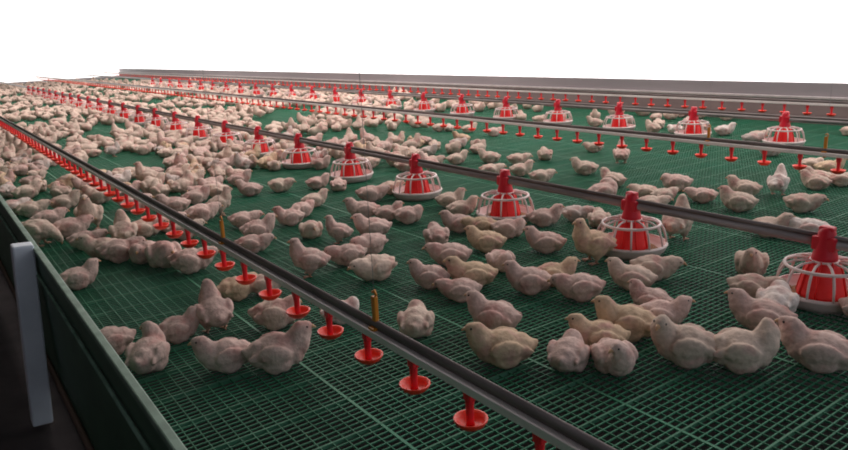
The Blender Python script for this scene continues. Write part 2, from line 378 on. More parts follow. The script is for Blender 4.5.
CHICKS = [
(0.520,3.862,0.03,'u',1.00,'p','pink-tinged chick sitting facing right, seventh from front between fence and near drinker line',1),
(0.455,2.860,3.09,'d',1.00,'p','pink-tinged chick crouching facing left, fourth from front between fence and near drinker line',1),
(0.544,2.612,0.96,'l',1.10,'p','pink-tinged chick sitting facing away, frontmost between fence and near drinker line',1),
(0.714,2.815,-0.08,'u',0.90,'p','pink-tinged chick sitting facing right, fifth from front between fence and near drinker line',1),
(0.869,2.802,1.45,'s',1.05,'p','pink-tinged chick standing facing away, sixth from front between fence and near drinker line',1),
(0.773,2.414,2.89,'u',1.05,'p','pink-tinged chick sitting facing left, second from front between fence and near drinker line',1),
(0.926,2.293,-0.38,'u',1.20,'p','pink-tinged chick sitting facing right, third from front between fence and near drinker line',1),
(1.091,2.672,-0.38,'t',1.10,'c','cream chick huddled facing right, nearest left of the frontmost orange drinker-line hanger',1),
(1.328,2.532,-0.10,'t',0.90,'w','white chick huddled facing right, nearest behind the frontmost orange drinker-line hanger',1),
(1.490,2.196,0.88,'t',1.05,'c','cream chick huddled facing away, nearest right of the frontmost orange drinker-line hanger',1),
(1.872,2.617,2.23,'u',0.95,'p','pink-tinged chick sitting facing left, third-nearest behind the frontmost orange drinker-line hanger',1),
(1.740,2.910,-3.12,'d',1.15,'c','cream chick crouching facing forward, fourth-nearest behind the frontmost orange drinker-line hanger',1),
(1.519,3.198,2.58,'s',1.05,'p','pink-tinged chick standing facing left, fifth-nearest right of the second orange drinker-line hanger',1),
(1.755,3.210,2.73,'d',1.00,'p','pink-tinged chick crouching facing left, seventh-nearest right of the second orange drinker-line hanger',1),
(1.862,3.859,-2.05,'t',1.00,'c','cream chick huddled facing forward, fourth-nearest right of the second orange drinker-line hanger',1),
(1.936,3.632,2.35,'s',0.85,'p','pink-tinged chick standing facing left, sixth-nearest right of the second orange drinker-line hanger',1),
(1.905,4.249,2.85,'u',0.95,'p','pink-tinged chick sitting facing left, third-nearest right of the second orange drinker-line hanger',1),
(2.076,4.414,0.21,'d',0.90,'p','pink-tinged chick crouching facing right, third-nearest in front of the fifth near-row feeder from the right',1),
(2.283,4.630,-0.24,'u',0.95,'c','cream chick sitting facing right, second-nearest in front of the fifth near-row feeder from the right',1),
(1.605,4.084,-0.34,'u',1.05,'p','pink-tinged chick sitting facing right, second-nearest right of the second orange drinker-line hanger',1),
(1.653,4.433,-0.45,'d',1.00,'p','pink-tinged chick crouching facing right, nearest behind the second orange drinker-line hanger',1),
(1.460,3.816,-0.50,'d',1.00,'p','pink-tinged chick crouching facing right, nearest right of the second orange drinker-line hanger',1),
(1.659,4.900,-0.23,'s',0.95,'c','cream chick standing facing right, third-nearest behind the second orange drinker-line hanger',1),
(2.089,5.384,2.47,'u',1.00,'p','pink-tinged chick sitting facing left, second-nearest in front of the sixth near-row feeder from the right',1),
(2.334,5.339,-0.76,'d',1.00,'c','cream chick crouching facing right, nearest in front of the sixth near-row feeder from the right',1),
(2.183,5.860,-0.43,'u',1.00,'p','pink-tinged chick sitting facing right, eighth-nearest in front of the seventh near-row feeder from the right',1),
(2.609,5.207,-0.60,'u',0.95,'p','pink-tinged chick sitting facing right, nearest left of the fifth near-row feeder from the right',1),
(2.692,4.997,1.07,'t',0.90,'p','pink-tinged chick huddled facing away, nearest in front of the fifth near-row feeder from the right',1),
(2.678,4.461,-0.56,'d',1.15,'p','pink-tinged chick crouching facing right, second-nearest left of the fourth near-row feeder from the right',1),
(2.363,4.057,2.62,'u',1.10,'p','pink-tinged chick sitting facing left, third-nearest left of the fourth near-row feeder from the right',1),
(2.447,3.883,-0.56,'u',0.95,'p','pink-tinged chick sitting facing right, second-nearest in front of the fourth near-row feeder from the right',1),
(2.161,3.603,2.64,'u',1.10,'p','pink-tinged chick sitting facing left, third-nearest in front of the fourth near-row feeder from the right',1),
(1.960,3.314,-3.06,'d',1.05,'p','pink-tinged chick crouching facing forward, fourth-nearest in front of the fourth near-row feeder from the right',1),
(2.505,3.718,-0.55,'t',1.00,'p','pink-tinged chick huddled facing right, nearest in front of the fourth near-row feeder from the right',1),
(2.930,4.582,-0.42,'d',0.90,'c','cream chick crouching facing right, nearest left of the fourth near-row feeder from the right',1),
(2.969,3.870,-0.63,'u',1.00,'c','cream chick sitting facing right, nearest right of the fourth near-row feeder from the right',1),
(2.868,3.608,-0.53,'u',1.00,'c','cream chick sitting facing right, nearest left of the third near-row feeder from the right',1),
(2.605,3.313,2.53,'u',1.00,'p','pink-tinged chick sitting facing left, second-nearest left of the third near-row feeder from the right',1),
(2.327,3.173,1.12,'t',1.05,'p','pink-tinged chick huddled facing away, third-nearest left of the third near-row feeder from the right',1),
(2.671,3.179,2.50,'d',0.95,'y','yellowish chick crouching facing left, second-nearest in front of the third near-row feeder from the right',1),
(2.461,2.881,2.30,'u',1.05,'y','yellowish chick sitting facing left, third-nearest in front of the third near-row feeder from the right',1),
(2.735,2.997,-0.82,'t',1.00,'p','pink-tinged chick huddled facing right, nearest in front of the third near-row feeder from the right',1),
(3.074,3.041,-0.76,'u',1.05,'p','pink-tinged chick sitting facing right, nearest right of the third near-row feeder from the right',1),
(3.298,2.978,-1.04,'d',0.95,'g','greyish chick crouching facing right, second-nearest right of the third near-row feeder from the right',1),
(3.289,2.782,0.78,'t',0.95,'c','cream chick huddled facing away, nearest behind the second near-row feeder from the right',1),
(2.684,2.640,2.23,'u',1.05,'p','pink-tinged chick sitting facing left, fourth-nearest in front of the third near-row feeder from the right',1),
(2.727,2.342,2.73,'s',1.20,'y','yellowish chick standing facing left, nearest left of the second near-row feeder from the right',1),
(2.153,2.817,2.28,'d',1.10,'p','pink-tinged chick crouching facing left, sixth-nearest in front of the third near-row feeder from the right',1),
(2.288,2.572,-1.91,'t',1.00,'p','pink-tinged chick huddled facing forward, fifth-nearest in front of the third near-row feeder from the right',1),
(2.030,2.486,2.47,'u',1.15,'y','yellowish chick sitting facing left, seventh-nearest in front of the third near-row feeder from the right',1),
(1.874,2.386,2.34,'d',0.95,'p','pink-tinged chick crouching facing left, second-nearest behind the frontmost orange drinker-line hanger',1),
(1.755,2.016,2.00,'u',1.10,'p','pink-tinged chick sitting facing left, second-nearest right of the frontmost orange drinker-line hanger',1),
(1.584,1.778,2.49,'u',1.20,'y','yellowish chick sitting facing left, third-nearest right of the frontmost orange drinker-line hanger',1),
(2.171,2.240,2.28,'u',1.05,'p','pink-tinged chick sitting facing left, third-nearest left of the second near-row feeder from the right',1),
(2.337,2.245,-0.67,'u',1.00,'y','yellowish chick sitting facing right, second-nearest left of the second near-row feeder from the right',1),
(2.275,2.025,2.36,'d',1.05,'p','pink-tinged chick crouching facing left, third-nearest in front of the second near-row feeder from the right',1),
(2.553,1.956,2.02,'u',1.05,'c','cream chick sitting facing left, second-nearest in front of the second near-row feeder from the right',1),
(2.096,1.620,2.19,'u',1.15,'y','yellowish chick sitting facing left, sixth-nearest in front of the second near-row feeder from the right',1),
(1.931,1.620,2.34,'u',1.05,'y','yellowish chick sitting facing left, seventh-nearest in front of the second near-row feeder from the right',1),
(1.731,1.591,0.50,'t',1.05,'p','pink-tinged chick huddled facing away, fourth-nearest right of the frontmost orange drinker-line hanger',1),
(1.830,1.469,-2.05,'r',1.05,'p','pink-tinged chick sitting facing forward, eighth-nearest in front of the second near-row feeder from the right',1),
(2.295,1.608,-0.92,'u',1.00,'p','pink-tinged chick sitting facing right, fifth-nearest in front of the second near-row feeder from the right',1),
(2.380,1.723,1.80,'u',0.90,'p','pink-tinged chick sitting facing left, fourth-nearest in front of the second near-row feeder from the right',1),
(2.075,1.348,2.13,'l',1.20,'c','cream chick sitting facing left, fifth-nearest in front of the rightmost near-row feeder',1),
(2.181,1.203,-0.82,'l',1.20,'c','cream chick sitting facing right, fourth-nearest in front of the rightmost near-row feeder',1),
(2.540,1.328,1.95,'u',1.15,'p','pink-tinged chick sitting facing left, second-nearest in front of the rightmost near-row feeder',1),
(2.382,1.029,1.83,'u',1.25,'p','pink-tinged chick sitting facing left, third-nearest in front of the rightmost near-row feeder',1),
(2.806,1.512,-1.21,'d',1.05,'c','cream chick crouching facing right, second-nearest left of the rightmost near-row feeder',1),
(2.735,1.371,0.34,'t',1.05,'w','white chick huddled facing away, nearest left of the rightmost near-row feeder',1),
(2.887,1.081,-1.27,'d',1.05,'p','pink-tinged chick crouching facing right, nearest in front of the rightmost near-row feeder',1),
(3.110,1.698,-2.66,'u',1.10,'c','cream chick sitting facing forward, third-nearest left of the rightmost near-row feeder',1),
(2.733,1.973,-0.96,'d',1.05,'c','cream chick crouching facing right, nearest in front of the second near-row feeder from the right',1),
(3.381,2.292,0.33,'s',1.15,'c','cream chick standing facing away, nearest right of the second near-row feeder from the right',1),
(4.264,2.710,2.11,'d',0.95,'p','pink-tinged chick crouching facing left, sixth-nearest behind the second near-row feeder from the right',1),
(4.209,2.414,1.90,'u',1.10,'c','cream chick sitting facing left, second-nearest right of the second near-row feeder from the right',1),
(4.614,2.609,2.04,'u',1.05,'c','cream chick sitting facing left, third-nearest right of the second near-row feeder from the right',1),
(4.792,2.469,0.28,'s',1.00,'w','white chick standing facing away, fourth-nearest right of the second near-row feeder from the right',1),
(4.444,2.126,-1.15,'d',1.05,'c','cream chick crouching facing right, third-nearest behind the rightmost near-row feeder',1),
(5.130,2.372,1.84,'u',0.95,'c','cream chick sitting facing left, fifth-nearest in front of the rightmost far-row feeder',1),
(5.364,2.301,-1.05,'u',0.95,'c','cream chick sitting facing right, sixth-nearest in front of the rightmost far-row feeder',1),
(4.472,3.061,2.13,'t',1.10,'p','pink-tinged chick huddled facing left, eighth-nearest behind the second near-row feeder from the right',1),
(4.089,2.897,-0.35,'d',0.95,'c','cream chick crouching facing right, third-nearest behind the second near-row feeder from the right',1),
(4.105,3.060,1.98,'d',0.95,'c','cream chick crouching facing left, fifth-nearest behind the second near-row feeder from the right',1),
(3.830,2.803,-0.83,'d',1.00,'c','cream chick crouching facing right, second-nearest behind the second near-row feeder from the right',1),
(3.788,1.982,-1.17,'u',1.05,'c','cream chick sitting facing right, second-nearest behind the rightmost near-row feeder',1),
(3.865,1.797,1.89,'d',1.10,'w','white chick crouching facing left, nearest behind the rightmost near-row feeder',1),
(3.868,3.240,-0.43,'e',1.15,'p','pink-tinged chick preening facing right, fourth-nearest behind the second near-row feeder from the right',1),
(4.494,3.963,2.30,'u',1.05,'c','cream chick sitting facing left, fifth-nearest behind the third near-row feeder from the right',1),
(4.275,3.486,1.62,'u',1.05,'c','cream chick sitting facing left, seventh-nearest behind the second near-row feeder from the right',1),
(4.011,4.002,-0.65,'d',0.95,'c','cream chick crouching facing right, nearest behind the third near-row feeder from the right',1),
(4.353,5.022,2.31,'u',1.00,'c','cream chick sitting facing left, second-nearest right of the fourth near-row feeder from the right',1),
(4.451,4.739,-0.82,'d',1.00,'c','cream chick crouching facing right, fourth-nearest behind the third near-row feeder from the right',1),
(4.800,4.735,0.94,'t',1.00,'c','cream chick huddled facing away, sixth-nearest behind the third near-row feeder from the right',1),
(4.111,5.224,-0.54,'u',0.95,'c','cream chick sitting facing right, sixth-nearest behind the fourth near-row feeder from the right',1),
(4.494,6.089,0.97,'t',0.95,'c','cream chick huddled facing away, eighth-nearest behind the fourth near-row feeder from the right',1),
(5.002,6.251,2.26,'u',0.95,'y','yellowish chick sitting facing left, fourth-nearest in front of the sixth far-row feeder from the right',1),
(3.863,5.276,-0.75,'d',0.95,'c','cream chick crouching facing right, third-nearest behind the fourth near-row feeder from the right',1),
(3.938,4.533,-0.69,'d',1.00,'c','cream chick crouching facing right, second-nearest behind the third near-row feeder from the right',1),
(4.106,4.336,-0.83,'u',0.95,'c','cream chick sitting facing right, third-nearest behind the third near-row feeder from the right',1),
(5.103,4.077,0.70,'s',1.00,'p','pink-tinged chick standing facing away, second-nearest in front of the third far-row feeder from the right',1),
(5.434,4.679,2.07,'d',0.90,'c','cream chick crouching facing left, nearest in front of the third far-row feeder from the right',1),
(6.965,5.988,2.18,'u',0.95,'c','cream chick sitting facing left, nearest left of the third far-row feeder from the right',1),
(6.873,6.892,-0.48,'t',0.95,'c','cream chick huddled facing right, nearest left of the fourth far-row feeder from the right',1),
(5.657,6.920,-0.69,'u',0.95,'c','cream chick sitting facing right, nearest in front of the sixth far-row feeder from the right',1),
(5.603,6.380,-0.61,'d',0.95,'p','pink-tinged chick crouching facing right, nearest in front of the fifth far-row feeder from the right',1),
(5.485,7.327,-0.37,'t',0.90,'c','cream chick huddled facing right, third-nearest in front of the sixth far-row feeder from the right',1),
(5.563,7.215,0.83,'t',0.90,'p','pink-tinged chick huddled facing away, second-nearest in front of the sixth far-row feeder from the right',1),
(7.169,4.337,-1.12,'u',1.00,'w','white chick sitting facing right, nearest right of the second far-row feeder from the right',1),
(6.771,3.786,-0.95,'d',1.00,'g','greyish chick crouching facing right, second-nearest left of the rightmost far-row feeder',1),
(7.002,4.843,2.09,'t',0.90,'w','white chick huddled facing left, nearest left of the second far-row feeder from the right',1),
(8.350,5.689,1.90,'t',0.95,'p','pink-tinged chick huddled facing left, fourth-nearest behind the second far-row feeder from the right',1),
(8.350,5.422,-1.12,'d',0.90,'c','cream chick crouching facing right, third-nearest behind the second far-row feeder from the right',1),
(8.350,5.034,-0.84,'d',0.90,'c','cream chick crouching facing right, second-nearest right of the second far-row feeder from the right',1),
(5.317,2.440,1.95,'u',1.00,'c','cream chick sitting facing left, fourth-nearest in front of the rightmost far-row feeder',1),
(5.819,2.738,-1.04,'t',0.90,'c','cream chick huddled facing right, second-nearest in front of the rightmost far-row feeder',1),
(5.709,2.553,-1.02,'u',1.00,'y','yellowish chick sitting facing right, third-nearest in front of the rightmost far-row feeder',1),
(6.236,3.308,-0.98,'d',1.00,'g','greyish chick crouching facing right, nearest in front of the rightmost far-row feeder',1),
(1.500,6.087,1.45,'t',1.21,'c','small chick deep in the crowded flock between the near drinker line and near feeder row',1),
(1.374,6.694,-0.22,'u',1.04,'w','small chick deep in the crowded flock between the near drinker line and near feeder row',1),
(0.840,5.182,-1.93,'s',1.26,'c','cream chick standing facing forward, sixteenth from front between fence and near drinker line',1),
(0.816,6.031,-0.26,'u',1.10,'c','cream chick sitting facing right, twentieth from front between fence and near drinker line',1),
(0.690,5.057,-0.01,'d',1.21,'p','pink-tinged chick crouching facing right, fifteenth from front between fence and near drinker line',1),
(0.500,4.977,-0.70,'p',1.10,'c','cream chick pecking facing right, thirteenth from front between fence and near drinker line',1),
(0.642,6.776,0.14,'u',1.10,'c','cream chick sitting facing right, twenty-first from front between fence and near drinker line',1),
(0.575,5.964,-0.16,'d',1.10,'c','cream chick crouching facing right, eighteenth from front between fence and near drinker line',1),
(0.511,6.971,1.06,'t',1.10,'g','greyish chick huddled facing away, twenty-third from front between fence and near drinker line',1),
(0.752,4.371,2.96,'u',1.10,'c','cream chick sitting facing left, eleventh from front between fence and near drinker line',1),
(0.919,4.567,1.40,'s',1.10,'c','cream chick standing facing away, fourteenth from front between fence and near drinker line',1),
(0.913,4.079,-2.40,'t',1.10,'p','pink-tinged chick huddled facing forward, ninth from front between fence and near drinker line',1),
(0.976,3.914,-1.67,'t',1.26,'p','pink-tinged chick huddled facing forward, eighth from front between fence and near drinker line',1),
(1.062,3.711,-0.40,'d',1.16,'p','pink-tinged chick crouching facing right, nearest in front of the second orange drinker-line hanger',1),
(1.227,4.717,-0.15,'d',1.04,'p','pink-tinged chick crouching facing right, second-nearest left of the second orange drinker-line hanger',1),
(1.660,5.433,-0.19,'u',1.04,'p','pink-tinged chick sitting facing right, fifth-nearest behind the second orange drinker-line hanger',1),
(1.498,4.820,-0.20,'d',1.10,'p','pink-tinged chick crouching facing right, second-nearest behind the second orange drinker-line hanger',1),
(1.439,5.250,2.82,'u',1.10,'p','pink-tinged chick sitting facing left, fourth-nearest behind the second orange drinker-line hanger',1),
(1.879,6.200,-0.18,'u',1.04,'c','cream chick sitting facing right, eighteenth-nearest in front of the eighth near-row feeder from the right',1),
(1.088,3.126,0.13,'d',0.95,'y','yellowish chick crouching facing right, third-nearest in front of the second orange drinker-line hanger',1),
(1.225,3.104,-0.46,'d',0.90,'c','cream chick crouching facing right, second-nearest in front of the second orange drinker-line hanger',1),
(4.198,8.625,0.98,'s',1.05,'c','cream chick standing facing away, eighth-nearest behind the sixth near-row feeder from the right',1),
(1.071,4.677,-0.29,'d',1.10,'c','cream chick crouching facing right, third-nearest left of the second orange drinker-line hanger',1),
(0.619,5.475,0.22,'d',1.10,'p','pink-tinged chick crouching facing right, seventeenth from front between fence and near drinker line',1),
(0.711,4.651,-0.27,'d',1.04,'p','pink-tinged chick crouching facing right, twelfth from front between fence and near drinker line',1),
(0.465,6.120,0.18,'d',1.10,'g','greyish chick crouching facing right, nineteenth from front between fence and near drinker line',1),
(1.253,4.429,-0.14,'d',1.04,'c','cream chick crouching facing right, nearest left of the second orange drinker-line hanger',1),
(0.808,4.212,-0.17,'d',1.16,'p','pink-tinged chick crouching facing right, tenth from front between fence and near drinker line',1),
(1.072,6.056,2.69,'u',1.10,'c','cream chick sitting facing left, fifth-nearest left of the second orange drinker-line hanger',1),
(1.222,5.564,-0.25,'d',1.10,'p','pink-tinged chick crouching facing right, fourth-nearest left of the second orange drinker-line hanger',1),
(1.869,5.483,2.15,'d',1.05,'c','small chick deep in the crowded flock between the near drinker line and near feeder row',0),
(1.734,5.626,-3.06,'t',0.92,'p','small chick deep in the crowded flock between the near drinker line and near feeder row',0),
(1.885,5.727,2.65,'u',0.93,'p','small chick deep in the crowded flock between the near drinker line and near feeder row',0),
(1.683,5.809,0.34,'s',1.06,'c','small chick deep in the crowded flock between the near drinker line and near feeder row',0),
(1.511,5.894,1.80,'r',1.04,'c','small chick deep in the crowded flock between the near drinker line and near feeder row',0),
(1.964,5.916,-0.38,'t',0.97,'p','small chick deep in the crowded flock between the near drinker line and near feeder row',0),
(1.682,6.031,-2.40,'u',0.91,'c','small chick deep in the crowded flock between the near drinker line and near feeder row',0),
(1.314,6.124,-0.00,'u',0.98,'p','small chick deep in the crowded flock between the near drinker line and near feeder row',0),
(3.699,5.123,2.41,'s',0.93,'p','pink-tinged chick standing facing left, nearest behind the fourth near-row feeder from the right',0),
(1.083,6.280,0.03,'u',0.99,'p','pink-tinged chick sitting facing right, sixth-nearest left of the second orange drinker-line hanger',0),
(3.564,5.307,-0.82,'d',0.94,'c','cream chick crouching facing right, second-nearest behind the fourth near-row feeder from the right',0),
(1.306,6.306,-1.08,'d',0.95,'y','small chick deep in the crowded flock between the near drinker line and near feeder row',0),
(1.554,6.263,-0.01,'u',1.03,'c','small chick deep in the crowded flock between the near drinker line and near feeder row',0),
(2.252,6.053,2.67,'r',1.07,'c','cream chick sitting facing left, seventh-nearest in front of the seventh near-row feeder from the right',0),
(1.157,6.472,1.35,'u',0.98,'p','small chick deep in the crowded flock between the near drinker line and near feeder row',0),
(0.871,6.528,1.99,'r',1.04,'c','cream chick sitting facing away, twenty-second from front between fence and near drinker line',0),
(3.231,5.741,1.03,'t',1.08,'g','greyish chick huddled facing away, nearest behind the fifth near-row feeder from the right',0),
(2.137,6.243,1.30,'l',1.00,'c','cream chick sitting facing away, ninth-nearest in front of the seventh near-row feeder from the right',0),
(1.752,6.370,-2.24,'r',0.92,'g','small chick deep in the crowded flock between the near drinker line and near feeder row',0),
(1.576,6.463,2.58,'s',1.10,'c','small chick deep in the crowded flock between the near drinker line and near feeder row',0),
(3.433,5.706,2.82,'t',1.00,'c','cream chick huddled facing left, third-nearest behind the fifth near-row feeder from the right',0),
(3.651,5.570,2.57,'u',1.07,'c','cream chick sitting facing left, nearest right of the fifth near-row feeder from the right',0),
(1.970,6.379,-2.54,'d',1.03,'y','small chick deep in the crowded flock between the near drinker line and near feeder row',0),
(1.095,6.645,2.81,'u',1.04,'p','small chick deep in the crowded flock between the near drinker line and near feeder row',0),
(3.070,6.028,-0.79,'u',0.94,'p','pink-tinged chick sitting facing right, second-nearest right of the sixth near-row feeder from the right',0),
(1.856,6.538,-0.35,'u',1.08,'c','small chick deep in the crowded flock between the near drinker line and near feeder row',0),
(3.923,5.552,1.40,'t',0.94,'c','cream chick huddled facing away, fourth-nearest behind the fourth near-row feeder from the right',0),
(1.658,6.644,1.91,'u',0.92,'c','small chick deep in the crowded flock between the near drinker line and near feeder row',0),
(2.044,6.558,-1.77,'u',0.99,'c','small chick deep in the crowded flock between the near drinker line and near feeder row',0),
(2.231,6.500,-0.22,'e',0.95,'p','small chick deep in the crowded flock between the near drinker line and near feeder row',0),
(3.775,5.748,-0.70,'u',1.03,'c','cream chick sitting facing right, second-nearest right of the fifth near-row feeder from the right',0),
(2.725,6.329,-1.88,'t',0.92,'c','cream chick huddled facing forward, nearest left of the sixth near-row feeder from the right',0),
(0.926,6.837,-0.34,'u',1.07,'y','yellowish chick sitting facing right, twenty-fifth from front between fence and near drinker line',0),
(2.471,6.491,-2.75,'s',1.02,'g','greyish chick standing facing forward, sixth-nearest in front of the seventh near-row feeder from the right',0),
(3.428,6.052,2.80,'u',0.95,'c','cream chick sitting facing left, second-nearest behind the fifth near-row feeder from the right',0),
(1.262,6.862,-0.39,'l',0.95,'g','small chick deep in the crowded flock between the near drinker line and near feeder row',0),
(3.664,5.968,2.85,'s',1.07,'c','cream chick standing facing left, sixth-nearest behind the fifth near-row feeder from the right',0),
(3.986,5.776,1.01,'t',1.05,'c','cream chick huddled facing away, fifth-nearest behind the fourth near-row feeder from the right',0),
(1.628,6.829,0.60,'e',0.93,'c','small chick deep in the crowded flock between the near drinker line and near feeder row',0),
(1.908,6.776,-1.16,'u',0.98,'p','small chick deep in the crowded flock between the near drinker line and near feeder row',0),
(1.452,6.900,3.11,'t',1.02,'c','small chick deep in the crowded flock between the near drinker line and near feeder row',0),
(2.733,6.519,0.03,'u',1.03,'y','yellowish chick sitting facing right, fourth-nearest in front of the seventh near-row feeder from the right',0),
(0.764,7.040,1.44,'d',1.05,'c','cream chick crouching facing away, twenty-sixth from front between fence and near drinker line',0),
(2.105,6.808,1.23,'u',1.04,'y','small chick deep in the crowded flock between the near drinker line and near feeder row',0),
(2.289,6.754,-1.84,'l',1.05,'g','small chick deep in the crowded flock between the near drinker line and near feeder row',0),
(1.037,7.068,-0.30,'e',1.09,'c','small chick deep in the crowded flock between the near drinker line and near feeder row',0),
(1.234,7.053,0.38,'d',1.10,'y','small chick deep in the crowded flock between the near drinker line and near feeder row',0),
(2.609,6.669,-1.53,'u',1.08,'c','cream chick sitting facing forward, fifth-nearest in front of the seventh near-row feeder from the right',0),
(3.981,5.980,1.57,'e',1.08,'c','cream chick preening facing away, third-nearest right of the fifth near-row feeder from the right',0),
(3.273,6.412,-1.41,'u',1.03,'g','greyish chick sitting facing forward, nearest right of the sixth near-row feeder from the right',0),
(1.768,6.979,2.42,'d',0.91,'p','small chick deep in the crowded flock between the near drinker line and near feeder row',0),
(4.233,5.846,-1.14,'u',0.94,'g','greyish chick sitting facing right, seventh-nearest behind the fourth near-row feeder from the right',0),
(3.665,6.223,-0.29,'t',1.04,'c','cream chick huddled facing right, fifth-nearest behind the fifth near-row feeder from the right',0),
(4.643,5.535,0.19,'u',1.02,'c','small chick deep in the crowded flock between near feeder row and second drinker line',0),
(1.549,7.065,3.06,'d',1.09,'c','small chick deep in the crowded flock between the near drinker line and near feeder row',0),
(0.520,7.218,-1.90,'s',0.94,'y','yellowish chick standing facing forward, twenty-fourth from front between fence and near drinker line',0),
(3.487,6.351,3.05,'l',1.09,'c','cream chick sitting facing left, fourth-nearest behind the fifth near-row feeder from the right',0),
(2.014,6.972,-1.90,'s',1.07,'p','small chick deep in the crowded flock between the near drinker line and near feeder row',0),
(4.483,5.751,-2.13,'e',1.08,'c','cream chick preening facing forward, ninth-nearest behind the fourth near-row feeder from the right',0),
(2.449,6.871,-0.57,'u',0.98,'p','pink-tinged chick sitting facing right, eighth-nearest in front of the eighth near-row feeder from the right',0),
(3.114,6.605,-0.01,'e',0.97,'c','cream chick preening facing right, nearest behind the sixth near-row feeder from the right',0),
(2.644,6.852,1.87,'r',0.98,'c','cream chick sitting facing away, third-nearest in front of the seventh near-row feeder from the right',0),
(2.294,6.985,2.53,'t',1.02,'c','cream chick huddled facing left, ninth-nearest in front of the eighth near-row feeder from the right',0),
(2.907,6.764,-1.00,'u',1.05,'c','cream chick sitting facing right, second-nearest in front of the seventh near-row feeder from the right',0),
(0.747,7.343,-0.68,'t',1.00,'p','small chick deep in the crowded flock between the fence and near drinker line',0),
(3.806,6.390,2.69,'u',1.04,'y','yellowish chick sitting facing left, seventh-nearest behind the fifth near-row feeder from the right',0),
(4.229,6.145,-0.37,'s',1.07,'c','cream chick standing facing right, fourth-nearest right of the fifth near-row feeder from the right',0),
(0.550,7.452,0.07,'s',0.92,'p','small chick deep in the crowded flock between the fence and near drinker line',0),
(4.801,5.742,-2.23,'t',0.99,'c','small chick deep in the crowded flock between near feeder row and second drinker line',0),
(3.554,6.596,2.40,'u',1.07,'c','cream chick sitting facing left, fourth-nearest right of the sixth near-row feeder from the right',0),
(2.062,7.207,-0.36,'t',0.98,'c','small chick deep in the crowded flock between the near drinker line and near feeder row',0),
(2.509,7.070,-1.24,'s',1.04,'c','cream chick standing facing forward, sixth-nearest in front of the eighth near-row feeder from the right',0),
(2.787,7.012,-0.51,'s',0.92,'y','yellowish chick standing facing right, nearest in front of the seventh near-row feeder from the right',0),
(3.246,6.822,2.57,'e',0.93,'p','pink-tinged chick preening facing left, second-nearest behind the sixth near-row feeder from the right',0),
(4.043,6.392,0.33,'r',1.08,'p','small chick deep in the crowded flock between near feeder row and second drinker line',0),
(2.281,7.239,-3.09,'u',0.94,'c','small chick deep in the crowded flock between the near drinker line and near feeder row',0),
(3.085,6.966,-3.09,'t',0.90,'y','yellowish chick huddled facing left, second-nearest right of the seventh near-row feeder from the right',0),
(4.765,6.014,-0.92,'t',0.99,'g','small chick deep in the crowded flock between near feeder row and second drinker line',0),
(2.059,7.399,0.71,'u',1.05,'c','small chick deep in the crowded flock between the near drinker line and near feeder row',0),
(3.757,6.709,1.50,'d',0.98,'g','greyish chick crouching facing away, eighth-nearest behind the fifth near-row feeder from the right',0),
(3.527,6.837,-1.69,'u',1.03,'p','pink-tinged chick sitting facing forward, third-nearest right of the sixth near-row feeder from the right',0),
(2.633,7.248,1.81,'u',1.05,'c','cream chick sitting facing away, third-nearest in front of the eighth near-row feeder from the right',0),
(2.486,7.367,-2.91,'u',0.92,'c','cream chick sitting facing left, fourth-nearest in front of the eighth near-row feeder from the right',0),
(4.456,6.391,2.90,'l',0.96,'y','yellowish chick sitting facing left, fifth-nearest right of the fifth near-row feeder from the right',0),
(0.862,7.781,-2.50,'d',0.91,'c','small chick deep in the crowded flock between the fence and near drinker line',0),
(4.121,6.660,1.16,'u',0.95,'c','small chick deep in the crowded flock between near feeder row and second drinker line',0),
(0.605,7.816,2.06,'e',0.93,'y','small chick deep in the crowded flock between the fence and near drinker line',0),
(4.319,6.563,-0.47,'s',0.96,'c','small chick deep in the crowded flock between near feeder row and second drinker line',0),
(3.961,6.796,-1.46,'u',1.05,'p','pink-tinged chick sitting facing forward, ninth-nearest behind the fifth near-row feeder from the right',0),
(3.635,7.023,0.94,'d',1.01,'c','cream chick crouching facing away, fifth-nearest behind the sixth near-row feeder from the right',0),
(3.314,7.189,2.89,'u',1.06,'c','cream chick sitting facing left, third-nearest behind the sixth near-row feeder from the right',0),
(2.417,7.546,2.22,'r',0.91,'p','pink-tinged chick sitting facing away, seventh-nearest in front of the eighth near-row feeder from the right',0),
(2.236,7.677,0.29,'u',0.90,'p','pink-tinged chick sitting facing right, ninth-nearest left of the eighth near-row feeder from the right',0),
(3.854,7.013,-1.63,'e',1.01,'p','pink-tinged chick preening facing forward, fifth-nearest right of the sixth near-row feeder from the right',0),
(4.673,6.505,1.59,'d',0.91,'p','small chick deep in the crowded flock between near feeder row and second drinker line',0),
(7.014,3.875,-0.56,'d',0.98,'c','cream chick crouching facing right, nearest left of the rightmost far-row feeder',0),
(2.804,7.514,2.39,'s',1.02,'c','cream chick standing facing left, second-nearest in front of the eighth near-row feeder from the right',0),
(4.425,6.763,1.61,'u',1.05,'c','small chick deep in the crowded flock between near feeder row and second drinker line',0),
(3.260,7.395,-0.39,'u',0.99,'c','cream chick sitting facing right, nearest right of the seventh near-row feeder from the right',0),
(4.164,6.933,2.13,'s',1.01,'p','small chick deep in the crowded flock between near feeder row and second drinker line',0),
(0.900,8.037,-2.41,'u',1.01,'p','small chick deep in the crowded flock between the fence and near drinker line',0),
(2.496,7.733,2.03,'t',0.95,'p','pink-tinged chick huddled facing away, fifth-nearest in front of the eighth near-row feeder from the right',0),
(0.558,8.147,-0.63,'u',0.97,'c','small chick deep in the crowded flock between the fence and near drinker line',0),
(2.975,7.619,2.57,'e',1.00,'c','cream chick preening facing left, nearest left of the seventh near-row feeder from the right',0),
(3.847,7.226,-0.51,'e',0.92,'p','pink-tinged chick preening facing right, seventh-nearest behind the sixth near-row feeder from the right',0),
(3.528,7.409,-0.22,'d',0.96,'c','cream chick crouching facing right, fourth-nearest behind the sixth near-row feeder from the right',0),
